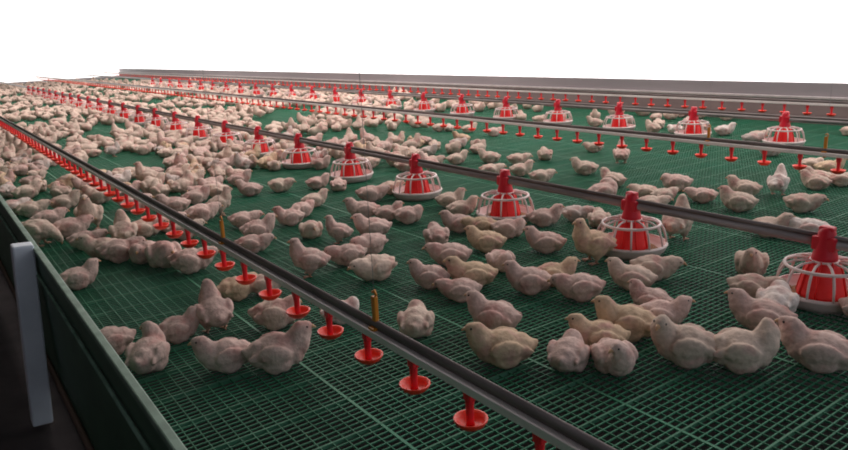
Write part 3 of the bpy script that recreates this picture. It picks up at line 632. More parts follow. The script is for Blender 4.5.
(0.772,8.216,0.41,'d',1.05,'p','small chick deep in the crowded flock between the fence and near drinker line',0),
(4.080,7.184,1.25,'s',1.01,'c','small chick deep in the crowded flock between near feeder row and second drinker line',0),
(2.790,7.830,2.92,'s',0.92,'p','pink-tinged chick standing facing left, nearest in front of the eighth near-row feeder from the right',0),
(2.549,7.922,0.24,'d',0.94,'p','pink-tinged chick crouching facing right, fourth-nearest left of the eighth near-row feeder from the right',0),
(2.310,8.017,-0.18,'d',0.97,'c','cream chick crouching facing right, eighth-nearest left of the eighth near-row feeder from the right',0),
(3.208,7.723,0.69,'s',0.92,'y','yellowish chick standing facing away, nearest behind the seventh near-row feeder from the right',0),
(0.697,8.396,-2.26,'l',0.96,'c','small chick deep in the crowded flock between the fence and near drinker line',0),
(3.764,7.540,-0.55,'u',1.09,'p','pink-tinged chick sitting facing right, sixth-nearest behind the sixth near-row feeder from the right',0),
(3.518,7.683,2.75,'t',0.99,'c','cream chick huddled facing left, third-nearest right of the seventh near-row feeder from the right',0),
(0.967,8.400,-0.28,'t',1.06,'g','small chick deep in the crowded flock between the fence and near drinker line',0),
(2.222,8.191,0.18,'t',0.94,'c','small chick deep in the crowded flock between the near drinker line and near feeder row',0),
(2.716,8.060,-1.90,'u',1.05,'c','cream chick sitting facing forward, nearest left of the eighth near-row feeder from the right',0),
(2.528,8.122,1.51,'r',0.92,'c','cream chick sitting facing away, fifth-nearest left of the eighth near-row feeder from the right',0),
(7.831,3.338,-2.01,'r',0.94,'c','cream chick sitting facing forward, nearest right of the rightmost far-row feeder',0),
(1.360,8.424,-0.35,'t',0.95,'c','small chick deep in the crowded flock between the near drinker line and near feeder row',0),
(6.896,5.068,1.38,'u',1.03,'c','cream chick sitting facing away, nearest right of the third far-row feeder from the right',0),
(7.178,4.670,2.26,'t',1.08,'c','cream chick huddled facing left, nearest behind the second far-row feeder from the right',0),
(3.038,8.020,-2.65,'u',0.98,'p','pink-tinged chick sitting facing forward, nearest right of the eighth near-row feeder from the right',0),
(0.593,8.559,-3.06,'u',0.99,'c','small chick deep in the crowded flock between the fence and near drinker line',0),
(0.799,8.606,-0.92,'e',0.97,'c','small chick deep in the crowded flock between the fence and near drinker line',0),
(3.593,7.881,0.27,'s',1.06,'g','greyish chick standing facing away, fourth-nearest right of the seventh near-row feeder from the right',0),
(1.108,8.624,0.85,'u',0.99,'p','small chick deep in the crowded flock between the near drinker line and near feeder row',0),
(2.480,8.350,2.28,'u',0.94,'c','cream chick sitting facing left, sixth-nearest left of the eighth near-row feeder from the right',0),
(3.250,8.089,-2.65,'d',0.97,'c','cream chick crouching facing forward, second-nearest behind the seventh near-row feeder from the right',0),
(2.704,8.288,3.04,'t',1.09,'c','cream chick huddled facing left, third-nearest left of the eighth near-row feeder from the right',0),
(1.390,8.656,0.09,'e',0.98,'c','small chick deep in the crowded flock between the near drinker line and near feeder row',0),
(2.245,8.488,-2.03,'d',0.93,'g','small chick deep in the crowded flock between the near drinker line and near feeder row',0),
(3.486,8.076,-1.12,'l',1.00,'g','greyish chick sitting facing forward, fourth-nearest behind the seventh near-row feeder from the right',0),
(0.590,8.799,0.08,'t',0.95,'c','small chick deep in the crowded flock between the fence and near drinker line',0),
(2.094,8.637,-0.12,'t',1.05,'c','small chick deep in the crowded flock between the near drinker line and near feeder row',0),
(0.840,8.851,-3.02,'t',1.07,'g','small chick deep in the crowded flock between the fence and near drinker line',0),
(2.530,8.554,-2.34,'d',0.94,'y','yellowish chick crouching facing forward, seventh-nearest left of the eighth near-row feeder from the right',0),
(2.791,8.475,-1.75,'d',1.07,'c','cream chick crouching facing forward, second-nearest left of the eighth near-row feeder from the right',0),
(1.247,8.846,0.02,'t',0.95,'c','small chick deep in the crowded flock between the near drinker line and near feeder row',0),
(3.344,8.319,2.78,'l',1.06,'c','cream chick sitting facing left, third-nearest behind the seventh near-row feeder from the right',0),
(1.790,8.793,-0.01,'s',0.93,'g','small chick deep in the crowded flock between the near drinker line and near feeder row',0),
(2.358,8.659,-2.25,'l',0.92,'y','small chick deep in the crowded flock between the near drinker line and near feeder row',0),
(7.271,5.261,0.76,'t',0.94,'c','cream chick huddled facing away, second-nearest left of the second far-row feeder from the right',0),
(1.030,8.937,-0.00,'u',1.09,'c','small chick deep in the crowded flock between the near drinker line and near feeder row',0),
(0.868,9.048,-1.11,'u',1.00,'g','small chick deep in the crowded flock between the fence and near drinker line',0),
(2.233,8.834,1.38,'t',0.93,'p','small chick deep in the crowded flock between the near drinker line and near feeder row',0),
(3.108,8.572,2.81,'t',1.06,'p','pink-tinged chick huddled facing left, nearest behind the eighth near-row feeder from the right',0),
(1.402,9.010,-1.01,'l',1.07,'p','small chick deep in the crowded flock between the near drinker line and near feeder row',0),
(7.592,5.057,0.76,'d',1.04,'p','pink-tinged chick crouching facing away, second-nearest behind the second far-row feeder from the right',0),
(0.605,9.117,-2.48,'e',1.05,'g','small chick deep in the crowded flock between the fence and near drinker line',0),
(1.619,9.001,2.72,'d',0.90,'c','small chick deep in the crowded flock between the near drinker line and near feeder row',0),
(2.425,8.845,2.80,'s',1.04,'p','small chick deep in the crowded flock between the near drinker line and near feeder row',0),
]
FLOCK = [(2.07,8.94),(1.87,9.05),(2.98,8.76),(2.66,8.87),(0.77,9.27),(1.15,9.25),(5.46,7.59),(2.36,9.05),(1.40,9.25),(2.04,9.17),(4.25,8.41),(2.56,9.08),(0.92,9.39),(4.00,8.55),
(7.41,5.84),(0.65,9.42),(1.62,9.33),(4.78,8.18),(5.17,7.96),(2.83,9.11),(2.26,9.29),(1.46,9.48),(0.79,9.56),(3.83,8.80),(1.23,9.52),(2.06,9.39),(3.17,9.08),(3.45,8.98),
(2.62,9.28),(4.43,8.58),(5.54,7.92),(1.68,9.53),(7.34,6.31),(0.97,9.64),(2.45,9.39),(7.85,5.72),(5.08,8.29),(4.64,8.54),(4.10,8.82),(4.91,8.42),(1.91,9.56),(0.69,9.76),
(7.12,6.72),(5.34,8.21),(1.52,9.68),(1.16,9.74),(2.23,9.56),(3.39,9.25),(8.07,5.66),(3.96,9.03),(2.52,9.58),(0.96,9.86),(1.79,9.74),(5.76,8.08),(3.72,9.21),(4.86,8.70),
(4.32,8.99),(1.33,9.90),(6.88,7.25),(1.55,9.89),(0.78,9.98),(4.61,8.89),(2.76,9.64),(5.22,8.59),(2.13,9.84),(3.53,9.48),(2.57,9.79),(3.04,9.66),(4.02,9.31),(1.96,9.95),
(5.76,8.39),(1.73,10.03),(4.53,9.13),(1.19,10.13),(5.57,8.55),(3.33,9.65),(4.80,9.02),(7.95,6.46),(0.97,10.20),(5.00,8.94),(4.28,9.33),(2.93,9.86),(8.22,6.21),(2.36,10.03),
(5.47,8.77),(3.17,9.84),(0.79,10.32),(3.88,9.60),(3.65,9.70),(1.93,10.19),(5.32,8.94),(1.15,10.35),(1.72,10.28),(2.58,10.12),(5.06,9.16),(2.85,10.07),(3.49,9.88),(4.22,9.59),
(4.83,9.33),(3.10,10.05),(4.61,9.47),(5.80,8.79),(2.24,10.32),(1.00,10.52),(1.94,10.40),(3.32,10.07),(0.76,10.58),(1.67,10.51),(5.44,9.17),(5.66,9.05),(4.03,9.90),(2.50,10.40),
(4.80,9.58),(1.38,10.67),(3.82,10.07),(5.89,9.02),(5.13,9.47),(0.91,10.74),(3.56,10.18),(2.26,10.56),(2.76,10.46),(1.22,10.84),(5.35,9.52),(4.05,10.14),(3.31,10.44),(2.42,10.70),
(1.02,10.92),(5.64,9.42),(3.75,10.32),(0.75,10.96),(2.94,10.59),(1.42,10.92),(2.73,10.67),(6.07,9.22),(4.91,9.90),(3.20,10.64),(7.84,7.89),(3.98,10.40),(2.31,10.90),(5.36,9.83),
(2.55,10.91),(3.53,10.63),(3.77,10.56),(1.11,11.18),(6.07,9.47),(5.16,10.00),(0.86,11.22),(1.34,11.17),(3.00,10.86),(3.36,10.80),(5.64,9.82),(2.83,10.99),(7.55,8.48),(5.94,9.68),
(7.75,8.34),(3.98,10.67),(5.40,10.06),(1.57,11.35),(7.39,8.76),(4.22,10.68),(5.62,10.08),(5.87,9.95),(0.96,11.53),(1.20,11.51),(3.78,10.95),(6.09,9.88),(5.27,10.35),(1.40,11.56),
(7.75,8.69),(3.30,11.17),(8.09,8.38),(1.89,11.50),(3.54,11.10),(7.03,9.31),(4.06,10.96),(1.70,11.57),(7.28,9.17),(7.57,8.95),(0.83,11.70),(6.64,9.68),(1.04,11.75),(7.80,8.92),
(6.41,9.98),(5.46,10.56),(3.66,11.31),(1.50,11.80),(3.92,11.23),(1.88,11.75),(6.10,10.23),(7.14,9.53),(5.91,10.34),(4.19,11.19),(5.71,10.52),(1.25,11.92),(7.73,9.21),(1.00,11.99),
(7.49,9.48),(4.46,11.25),(1.78,11.97),(8.03,9.07),(6.40,10.28),(6.86,10.00),(6.10,10.57),(5.88,10.72),(4.69,11.30),(7.45,9.71),(1.61,12.13),(3.54,11.71),(7.24,9.87),(3.84,11.63),
(1.96,12.10),(6.70,10.27),(7.86,9.44),(1.36,12.23),(4.11,11.62),(1.09,12.28),(4.47,11.49),(5.73,10.93),(7.12,10.13),(6.12,10.80),(2.16,12.23),(8.15,9.40),(1.95,12.30),(6.45,10.67),
(3.81,11.87),(3.46,12.00),(4.78,11.55),(7.69,9.86),(0.92,12.48),(7.46,10.06),(1.59,12.44),(1.28,12.48),(7.09,10.36),(5.90,11.09),(4.50,11.75),(4.05,11.94),(6.67,10.72),(2.20,12.45),
(8.09,9.73),(7.40,10.29),(1.07,12.64),(1.89,12.55),(6.27,11.05),(4.31,12.00),(1.40,12.68),(7.93,10.00),(6.11,11.22),(6.55,10.97),(5.02,11.76),(1.72,12.68),(7.28,10.52),(7.06,10.68),
(3.68,12.29),(0.91,12.82),(8.28,9.86),(1.17,12.84),(2.13,12.73),(4.19,12.22),(4.81,12.02),(4.54,12.12),(1.53,12.89),(6.94,10.98),(3.94,12.40),(3.35,12.58),(6.68,11.18),(3.57,12.53),
(8.09,10.22),(0.94,13.03),(6.41,11.40),(6.21,11.52),(1.83,12.97),(5.18,12.05),(1.19,13.08),(2.65,12.88),(2.36,12.94),(4.36,12.42),(2.08,13.03),(1.62,13.12),(3.31,12.83),(4.85,12.34),
(4.18,12.59),(3.07,12.92),(4.62,12.46),(8.28,10.40),(3.80,12.74),(7.10,11.27),(2.85,13.02),(1.85,13.20),(0.97,13.30),(2.62,13.09),(1.31,13.31),(6.42,11.77),(4.51,12.66),(2.45,13.22),
(5.25,12.39),(3.50,13.02),(3.26,13.09),(4.04,12.88),(4.27,12.82),(4.87,12.61),(3.83,13.01),(1.35,13.53),(2.28,13.41),(1.99,13.45),(7.29,11.50),(1.66,13.51),(1.09,13.58),(6.82,11.79),
(5.16,12.62),(5.48,12.56),(4.60,12.91),(5.75,12.46),(3.68,13.22),(3.40,13.30),(2.68,13.47),(4.14,13.11),(6.49,12.14),(4.39,13.05),(7.05,11.86),(1.42,13.73),(1.00,13.77),(4.85,12.94),
(5.08,12.86),(2.02,13.68),(7.34,11.76),(2.52,13.63),(1.21,13.82),(5.36,12.82),(3.93,13.35),(3.31,13.53),(2.25,13.76),(4.64,13.15),(3.09,13.61),(6.34,12.44),(5.72,12.74),(6.86,12.19),
(6.62,12.34),(4.31,13.34),(3.77,13.53),(5.05,13.11),(1.96,13.91),(7.11,12.12),(2.90,13.77),(2.64,13.83),(7.78,11.74),(1.10,14.05),(3.55,13.65),(5.32,13.06),(6.09,12.72),(7.33,12.05),
(5.61,12.95),(8.00,11.65),(7.56,11.98),(5.91,12.90),(6.59,12.61),(4.21,13.60),(8.24,11.61),(2.37,14.04),(2.83,13.97),(3.98,13.68),(3.20,13.89),(6.38,12.78),(7.26,12.33),(5.27,13.31),
(7.99,11.90),(3.81,13.85),(7.84,12.09),(5.93,13.15),(7.14,12.54),(5.71,13.27),(2.34,14.26),(2.66,14.25),(6.22,13.10),(7.69,12.34),(5.52,13.46),(6.50,13.02),(3.57,14.12),(3.31,14.19),
(6.98,12.79),(7.43,12.55),(8.26,12.05),(3.85,14.11),(6.73,13.05),(2.42,14.50),(8.06,12.29),(5.96,13.46),(7.30,12.79),(6.19,13.36),(6.44,13.26),(2.73,14.52),(3.48,14.36),(5.66,13.66),
(7.57,12.75),(5.46,13.81),(7.19,13.00),(1.16,14.84),(8.05,12.54),(8.33,12.38),(3.04,14.62),(2.44,14.74),(3.41,14.59),(7.85,12.79),(2.23,14.85),(5.70,13.92),(2.71,14.80),(6.44,13.60),
(5.42,14.05),(7.51,13.06),(6.07,13.80),(7.15,13.29),(1.19,15.07),(8.29,12.68),(7.38,13.26),(3.06,14.87),(6.31,13.81),(7.79,13.04),(3.31,14.85),(8.05,12.91),(5.77,14.17),(2.49,15.10),
(2.91,15.03),(6.74,13.75),(7.12,13.56),(5.50,14.30),(6.14,14.09),(1.14,15.35),(2.72,15.16),(5.20,14.50),(2.01,15.28),(3.21,15.09),(6.45,14.02),(1.77,15.39),(7.67,13.47),(1.52,15.44),
(4.80,14.75),(6.96,13.88),(5.94,14.35),(5.08,14.71),(7.49,13.65),(5.71,14.49),(6.69,14.08),(1.27,15.56),(2.30,15.46),(6.19,14.38),(2.10,15.54),(5.49,14.72),(7.28,13.95),(2.62,15.53),
(4.71,15.04),(4.37,15.14),(6.58,14.33),(1.49,15.70),(5.94,14.61),(7.06,14.18),(1.25,15.79),(3.37,15.48),(2.33,15.68),(3.10,15.57),(5.40,14.94),(1.72,15.79),(6.21,14.66),(3.65,15.50),
(2.10,15.79),(2.81,15.70),(6.52,14.57),(4.32,15.39),(5.06,15.17),(4.62,15.36),(4.08,15.53),(6.02,14.90),(1.35,16.01),(5.32,15.17),(2.62,15.87),(8.31,13.80),(1.98,15.99),(5.74,15.07),
(3.27,15.80),(1.76,16.05),(4.95,15.41),(2.88,15.98),(5.57,15.26),(2.34,16.10),(8.25,14.05),(4.49,15.67),(3.71,15.88),(2.69,16.10),(1.28,16.28),(3.15,16.02),(5.36,15.46),(1.49,16.32),
(7.95,14.34),(5.14,15.57),(4.01,15.90),(4.81,15.71),(2.07,16.31),(4.33,15.86),(3.50,16.09),(2.58,16.29),(5.59,15.55),(1.83,16.43),(5.87,15.46),(7.83,14.61),(3.33,16.28),(8.17,14.47),
(5.36,15.75),(7.64,14.78),(2.27,16.50),(4.05,16.16),(5.16,15.88),(3.73,16.29),(4.54,16.10),(4.91,16.03),(5.85,15.72),(1.64,16.70),(1.96,16.68),(2.67,16.59),(3.53,16.46),(2.93,16.61),
(6.11,15.74),(8.16,14.80),(7.64,15.08),(7.91,14.97),(2.23,16.80),(4.01,16.47),(5.58,16.01),(7.32,15.29),(2.49,16.78),(1.85,16.89),(3.79,16.59),(4.63,16.38),(5.86,16.00),(3.30,16.73),
(2.96,16.87),(5.13,16.37),(7.53,15.42),(2.16,17.03),(5.38,16.31),(7.79,15.35),(4.85,16.54),(6.16,16.11),(8.03,15.27),(7.18,15.70),(3.55,16.90),(2.69,17.06),(8.33,15.20),(3.86,16.90),
(5.74,16.41),(3.32,17.09),(2.15,17.28),(2.38,17.24),(7.51,15.71),(5.44,16.55),(6.05,16.38),(7.75,15.65),(5.20,16.69),(6.57,16.22),(8.03,15.56),(8.30,15.46),(2.71,17.35),(7.30,15.98),
(3.94,17.15),(2.29,17.47),(5.70,16.69),(3.60,17.31),(2.53,17.52),(7.58,15.99),(6.09,16.62),(5.05,16.98),(6.50,16.48),(7.92,15.85),(7.08,16.26),(8.26,15.70),(5.45,16.95),(4.03,17.39),
(6.35,16.69),(3.26,17.56),(1.35,17.82),(7.82,16.13),(3.53,17.60),(5.31,17.16),(2.62,17.78),(2.89,17.76),(8.33,15.96),(7.44,16.40),(3.83,17.60),(8.08,16.14),(5.61,17.16),(5.87,17.09),
(7.06,16.64),(7.73,16.36),(6.70,16.82),(1.52,18.05),(6.19,17.03),(3.39,17.84),(1.76,18.11),(5.48,17.38),(8.00,16.38),(7.75,16.63),(3.87,17.94),(6.47,17.18),(5.73,17.44),(1.38,18.32),
(7.48,16.79),(8.27,16.42),(1.65,18.32),(3.24,18.11),(4.30,17.91),(4.56,17.88),(6.87,17.15),(7.15,17.05),(3.55,18.15),(8.00,16.70),(6.14,17.52),(7.72,16.92),(6.53,17.43),(1.46,18.56),
(4.01,18.19),(3.37,18.34),(4.40,18.14),(5.83,17.74),(8.35,16.72),(1.86,18.61),(7.06,17.32),(4.66,18.12),(3.80,18.41),(8.27,16.97),(2.15,18.77),(6.29,17.84),(6.55,17.76),(4.49,18.39),
(3.57,18.60),(1.50,18.89),(6.00,17.99),(4.16,18.58),(1.93,18.95),(6.87,17.76),(4.81,18.51),(5.12,18.43),(1.45,19.12),(3.82,18.79),(6.70,18.02),(7.16,17.85),(6.02,18.27),(3.59,18.92),
(2.09,19.19),(6.35,18.27),(8.33,17.46),(4.49,18.84),(4.25,18.90),(1.69,19.31),(5.14,18.70),(7.04,18.12),(3.82,19.08),(4.91,18.84),(2.43,19.34),(1.51,19.47),(2.04,19.44),(3.60,19.22),
(8.28,17.72),(4.09,19.15),(6.57,18.45),(5.37,18.83),(3.36,19.33),(4.49,19.15),(5.09,19.02),(6.38,18.64),(1.72,19.64),(2.48,19.61),(7.12,18.45),(2.10,19.71),(3.95,19.46),(3.16,19.61),
(4.26,19.41),(6.64,18.74),(1.52,19.84),(3.64,19.59),(1.85,19.85),(4.53,19.41),(6.29,18.92),(4.89,19.34),(2.94,19.75),(7.86,18.36),(7.40,18.55),(2.43,19.88),(7.11,18.73),(5.28,19.34),
(5.59,19.27),(2.75,19.90),(2.06,19.99),(6.84,18.93),(6.54,19.04),(3.52,19.83),(7.72,18.61),(3.16,19.93),(1.59,20.13),(5.91,19.31),(4.08,19.80),(8.28,18.45),(3.83,19.87),(1.85,20.17),
(2.29,20.14),(4.84,19.69),(2.95,20.07),(5.48,19.55),(7.21,19.00),(5.18,19.66),(6.36,19.32),(4.48,19.84),(2.53,20.21),(6.81,19.20),(8.14,18.69),(7.48,18.98),(3.61,20.08),(7.83,18.87),
(2.19,20.37),(4.08,20.12),(5.41,19.81),(5.02,19.93),(1.91,20.47),(6.18,19.61),(4.44,20.10),(3.83,20.24),(5.91,19.75),(4.75,20.06),(3.41,20.34),(7.23,19.33),(8.33,18.90),(1.61,20.62),
(7.60,19.23),(6.44,19.70),(5.49,20.07),(7.95,19.23),(5.81,20.02),(2.32,20.72),(3.14,20.64),(2.78,20.71),(7.25,19.66),(3.90,20.59),(6.08,20.06),(7.76,19.49),(6.74,19.88),(4.18,20.57),
(6.45,19.98),(3.50,20.72),(7.04,19.81),(2.55,20.88),(8.31,19.34),(8.10,19.50),(2.30,21.00),(7.56,19.73),(3.00,20.95),(5.68,20.41),(6.08,20.35),(3.76,20.90),(7.89,19.73),(2.67,21.09),
(3.29,21.02),(7.28,20.02),(6.40,20.33),(7.55,20.00),(3.56,21.08),(6.99,20.20),(5.94,20.58),(5.68,20.68),(3.95,21.11),(6.21,20.57),(2.56,21.35),(7.38,20.32),(3.52,21.35),(3.25,21.41),
(6.15,20.84),(6.47,20.78),(7.17,20.57),(5.75,21.03),(2.54,21.67),(2.82,21.65),(3.77,21.54),(6.72,20.86),(6.98,20.79),(4.69,21.45),(6.24,21.10),(3.47,21.77),(5.64,21.32),(3.21,21.88),
(2.78,21.96),(1.71,22.07),(2.40,22.01),(4.33,21.76),(5.00,21.63),(6.76,21.18),(5.36,21.59),(6.52,21.31),(5.91,21.49),(2.10,22.27),(4.62,21.92),(6.17,21.59),(3.92,22.12),(4.97,21.92),
(4.29,22.07),(5.55,21.80),(2.36,22.41),(1.82,22.47),(3.42,22.29),(8.33,20.98),(2.61,22.46),(5.98,21.86),(2.05,22.59),(4.95,22.19),(3.93,22.41),(5.39,22.12),(8.26,21.26),(4.39,22.38),
(2.93,22.70),(7.92,21.49),(2.50,22.78),(3.31,22.69),(4.17,22.56),(1.89,22.88),(4.75,22.54),(5.96,22.25),(2.29,22.97),(3.72,22.78),(5.26,22.48),(7.60,21.87),(2.95,23.03),(2.09,23.13),
(5.56,22.56),(2.70,23.09),(3.34,23.02),(4.44,22.85),(8.21,21.78),(3.96,22.94),(4.78,22.84),(7.41,22.13),(7.98,22.00),(6.08,22.60),(3.59,23.14),(1.96,23.35),(5.07,22.92),(2.55,23.34),
(5.44,22.85),(2.31,23.39),(4.25,23.15),(5.80,22.86),(2.75,23.50),(8.25,22.18),(3.84,23.36),(3.27,23.46),(8.00,22.32),(7.22,22.62),(6.10,22.99),(4.82,23.31),(7.66,22.56),(2.59,23.70),
(5.46,23.24),(6.39,23.01),(5.79,23.18),(6.97,22.85),(2.98,23.75),(1.93,23.86),(3.67,23.67),(7.96,22.60),(5.11,23.43),(6.69,23.10),(6.16,23.27),(2.23,23.99),(7.34,22.97),(8.25,22.68),
(2.61,24.01),(5.85,23.46),(7.81,22.90),(5.00,23.68),(3.84,23.91),(3.29,24.00),(6.96,23.22),(2.98,24.06),(8.09,22.93),(5.36,23.72),(6.53,23.42),(5.65,23.68),(7.50,23.19),(3.65,24.16),
(6.29,23.65),(7.84,23.23),(2.52,24.43),(7.30,23.46),(3.44,24.35),(8.33,23.18),(6.64,23.80),(5.34,24.15),(2.86,24.59),(5.95,24.03),(6.27,24.00),(6.93,23.84),(7.65,23.62),(3.71,24.55),
(4.11,24.50),(5.63,24.25),(8.22,23.59),(2.98,24.82),(3.23,24.80),(6.07,24.31),(6.86,24.12),(6.40,24.29),(3.82,24.84),(4.30,24.82),(4.78,24.82),(8.21,23.93),(5.99,24.62),(6.26,24.60),
(3.66,25.12),(4.51,25.04),(4.88,25.08),(2.01,25.48),(3.94,25.26),(3.47,25.38),(6.13,24.91),(6.58,24.83),(8.32,24.37),(4.31,25.41),(3.71,25.51),(6.89,24.88),(2.14,25.80),(5.09,25.39),
(6.36,25.11),(4.78,25.48),(3.86,25.76),(6.74,25.18),(5.41,25.53),(8.34,24.74),(6.13,25.41),(4.52,25.78),(3.41,25.95),(7.11,25.20),(4.23,25.86),(6.45,25.42),(2.47,26.12),(2.25,26.26),
(8.32,25.01),(8.04,25.11),(3.81,26.12),(5.13,25.90),(7.56,25.31),(6.28,25.66),(4.10,26.11),(7.19,25.50),(6.05,25.90),(7.90,25.39),(3.32,26.39),(5.61,26.00),(4.91,26.16),(2.69,26.48),
(6.68,25.79),(3.60,26.43),(8.29,25.35),(4.56,26.29),(2.30,26.61),(5.29,26.19),(7.71,25.64),(3.91,26.50),(6.95,25.90),(7.31,25.80),(6.40,26.10),(3.43,26.66),(5.87,26.23),(8.17,25.62),
(4.76,26.49),(2.14,26.86),(3.02,26.78),(4.38,26.64),(2.43,26.89),(6.75,26.16),(2.74,26.89),(5.47,26.49),(7.97,25.86),(7.65,26.02),(5.76,26.52),(7.21,26.16),(3.75,26.88),(4.11,26.85),
(6.17,26.49),(8.33,25.91),(2.24,27.14),(2.60,27.14),(6.51,26.51),(4.34,27.03),(7.86,26.29),(3.29,27.25),(5.65,26.86),(5.97,26.82),(7.31,26.50),(2.75,27.37),(2.21,27.42),(8.25,26.25),
(3.87,27.29),(4.18,27.30),(3.54,27.41),(6.65,26.83),(6.23,27.04),(7.62,26.68),(7.09,26.88),(2.94,27.65),(5.75,27.24),(6.51,27.08),(3.52,27.72),(2.67,27.82),(3.97,27.67),(3.14,27.83),
(6.90,27.16),(7.33,27.12),(6.19,27.41),(6.60,27.36),(5.71,27.62),(7.14,27.37),(2.79,28.17),(3.23,28.15),(3.67,28.11),(6.12,27.81),(2.56,28.37),(5.69,27.92),(4.21,28.19),(6.58,27.81),
(5.18,28.11),(4.51,28.23),(2.31,28.63),(2.87,28.59),(6.29,28.06),(3.25,28.58),(5.95,28.16),(2.61,28.67),(4.30,28.48),(3.82,28.56),(3.53,28.67),(5.58,28.35),(5.19,28.43),(4.83,28.49),
(8.34,27.73),(2.77,28.93),(2.38,28.98),(6.22,28.43),(4.55,28.74),(7.91,28.02),(5.85,28.56),(3.03,29.03),(4.29,28.88),(4.90,28.82),(3.57,29.03),(3.96,28.99),(8.31,28.08),(2.52,29.23),
(7.82,28.30),(5.29,28.89),(5.65,28.82),(3.35,29.26),(4.47,29.13),(6.02,28.88),(4.16,29.22),(3.67,29.30),(2.40,29.49),(4.95,29.20),(7.51,28.70),(7.81,28.63),(2.81,29.57),(8.21,28.56),
(5.41,29.27),(4.46,29.48),(3.12,29.66),(3.51,29.62),(5.99,29.22),(6.27,29.18),(2.41,29.78),(3.93,29.63),(5.12,29.46),(4.76,29.54),(4.24,29.71),(7.86,28.97),(7.56,29.09),(2.89,29.96),
(3.39,29.96),(2.52,30.07),(5.73,29.63),(7.25,29.30),(8.20,29.05),(3.84,29.95),(5.13,29.76),(6.08,29.61),(4.72,29.95),(7.78,29.36),(5.52,29.88),(3.46,30.25),(8.14,29.35),(6.39,29.80),
(2.43,30.39),(5.02,30.10),(7.24,29.67),(2.71,30.43),(6.04,29.99),(3.78,30.38),(5.35,30.17),(6.97,29.89),(7.56,29.75),(8.09,29.68),(5.84,30.26),(6.64,30.11),(3.33,30.69),(2.52,30.77),
(6.22,30.26),(5.13,30.50),(2.85,30.83),(7.33,30.13),(7.68,30.06),(8.01,30.02),(6.50,30.40),(6.08,30.53),(5.76,30.71),(3.53,31.05),(5.28,30.85),(2.73,31.19),(3.05,31.16),(6.59,30.69),
(7.11,30.60),(3.89,31.19),(6.04,30.89),(7.88,30.48),(6.87,30.81),(2.91,31.45),(6.43,30.98),(3.36,31.49),(3.67,31.50),(5.85,31.18),(7.84,30.79),(6.20,31.17),(5.49,31.38),(4.63,31.53),
(3.28,31.82),(4.35,31.71),(5.78,31.49),(3.76,31.82),(6.19,31.49),(6.66,31.41),(4.12,31.96),(4.87,31.87),(5.45,31.81),(3.21,32.15),(5.95,31.77),(6.55,31.73),(3.68,32.28),(5.12,32.13),
(4.81,32.20),(4.10,32.36),(6.15,32.09),(6.62,32.02),(6.94,31.96),(3.22,32.57),(4.52,32.42),(5.80,32.26),(5.42,32.33),(7.51,32.05),(4.12,32.68),(2.83,32.85),(6.08,32.43),(3.65,32.79),
(6.90,32.27),(6.57,32.42),(7.29,32.28),(5.81,32.59),(4.53,32.79),(4.99,32.75),(3.20,32.97),(5.26,32.73),(4.31,33.04),(7.11,32.60),(3.49,33.19),(6.07,32.82),(6.52,32.74),(3.02,33.27),
(5.36,33.01),(4.80,33.14),(4.06,33.24),(2.82,33.48),(4.45,33.34),(6.77,33.01),(5.11,33.34),(6.25,33.15),(7.15,32.99),(5.74,33.30),(3.36,33.69),(3.96,33.66),(2.77,33.80),(4.26,33.72),
(6.02,33.48),(6.41,33.44),(6.92,33.42),(3.50,33.99),(2.95,34.08),(4.08,34.00),(4.43,34.00),(5.78,33.91),(3.43,34.26),(6.27,33.91),(2.87,34.37),(3.84,34.28),(7.09,33.79),(6.70,33.92),
(4.15,34.39),(3.12,34.52),(4.47,34.40),(5.98,34.27),(6.42,34.22),(3.48,34.66),(3.83,34.65),(6.78,34.24),(2.94,34.79),(4.26,34.77),(3.30,34.95),(6.70,34.56),(2.93,35.11),(6.13,34.70),
(5.08,34.90),(5.79,34.84),(3.78,35.17),(4.15,35.17),(4.62,35.15),(5.36,35.06),(3.30,35.34),(6.78,34.87),(6.05,35.09),(6.40,35.14),(3.77,35.53),(4.89,35.42),(5.65,35.32),(2.96,35.73),
(4.24,35.63),(3.51,35.74),(6.13,35.42),(4.56,35.71),(5.23,35.64),(3.91,35.84),(5.63,35.69),(2.99,36.01),(4.30,35.96),(3.64,36.04),(3.31,36.11),(4.86,35.98),(6.25,35.79),(5.93,35.87),
(5.19,36.04),(3.08,36.38),(3.66,36.41),(4.08,36.37),(4.66,36.36),(5.47,36.25),(5.04,36.35),(5.76,36.36),(3.04,36.72),(6.38,36.30),(5.32,36.59),(3.49,36.81),(4.69,36.68),(6.25,36.62),
(5.74,36.77),(3.13,37.12),(3.50,37.14),(5.29,36.95),(4.96,37.11),(6.16,37.08),(3.29,37.48),(5.36,37.31),(5.91,37.31),]
rnd = random.Random(3)
protos = {}
for x, y, rz, pose, s, tone, label, hand in CHICKS:
    if pose not in protos:
        o = obj('broiler_chick', NEAR[pose][0]); obj('beak', NEAR[pose][1], o); protos[pose] = o
    else:
        o = copy_tree(protos[pose])
    o.location = (x, y, 0); o.rotation_euler = (0, 0, rz); s *= .92; o.scale = (s, s*rnd.uniform(.94, 1.06), s*rnd.uniform(.93, 1.05))
    c = TONES[tone]; j = rnd.uniform(.86, 1.1); o.color = (c[0]*j, c[1]*j, c[2]*j, 1)
    tag(o, label, 'chicken', 'broiler chicks on the green slatted floor')
    if label.startswith('small chick deep'): o['group'] = label.replace('small chick deep in the crowded flock', 'chicks crowded')

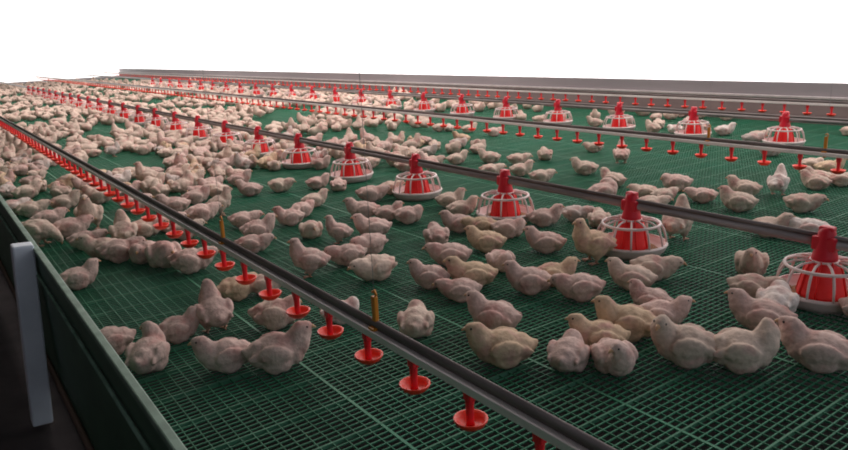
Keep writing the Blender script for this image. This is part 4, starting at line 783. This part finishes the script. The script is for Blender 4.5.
# the rest of the crowd, further than the three hundred nearest birds: too many to count
LOW = {}
for k in 'uutdsl':
    if k not in LOW: LOW[k] = build_chick(k, .017, False)[0]
verts, faces = [], []
src = {k: ([v.co.copy() for v in m.vertices], [tuple(p.vertices) for p in m.polygons]) for k, m in LOW.items()}
for x, y in FLOCK:
    vs0, fs0 = src[rnd.choice('uuttddsl')]
    s = rnd.uniform(.85, 1.08); mt = Matrix.Translation((x, y, 0)) @ Matrix.Rotation(rnd.uniform(0, 2*PI), 4, 'Z') @ Matrix.Diagonal((s, s, s, 1))
    n = len(verts); verts += [tuple(mt @ v) for v in vs0]; faces += [tuple(i+n for i in f) for f in fs0]
me = bpy.data.meshes.new('chick_flock'); me.from_pydata(verts, [], faces); me.materials.append(M['down'])
me.polygons.foreach_set('use_smooth', [True]*len(faces))
fl = obj('chick_flock', me); fl.color = (*TONES['c'], 1); fl['kind'] = 'stuff'
tag(fl, 'dense distant flock of pale broiler chicks towards the far end', 'chicken flock')
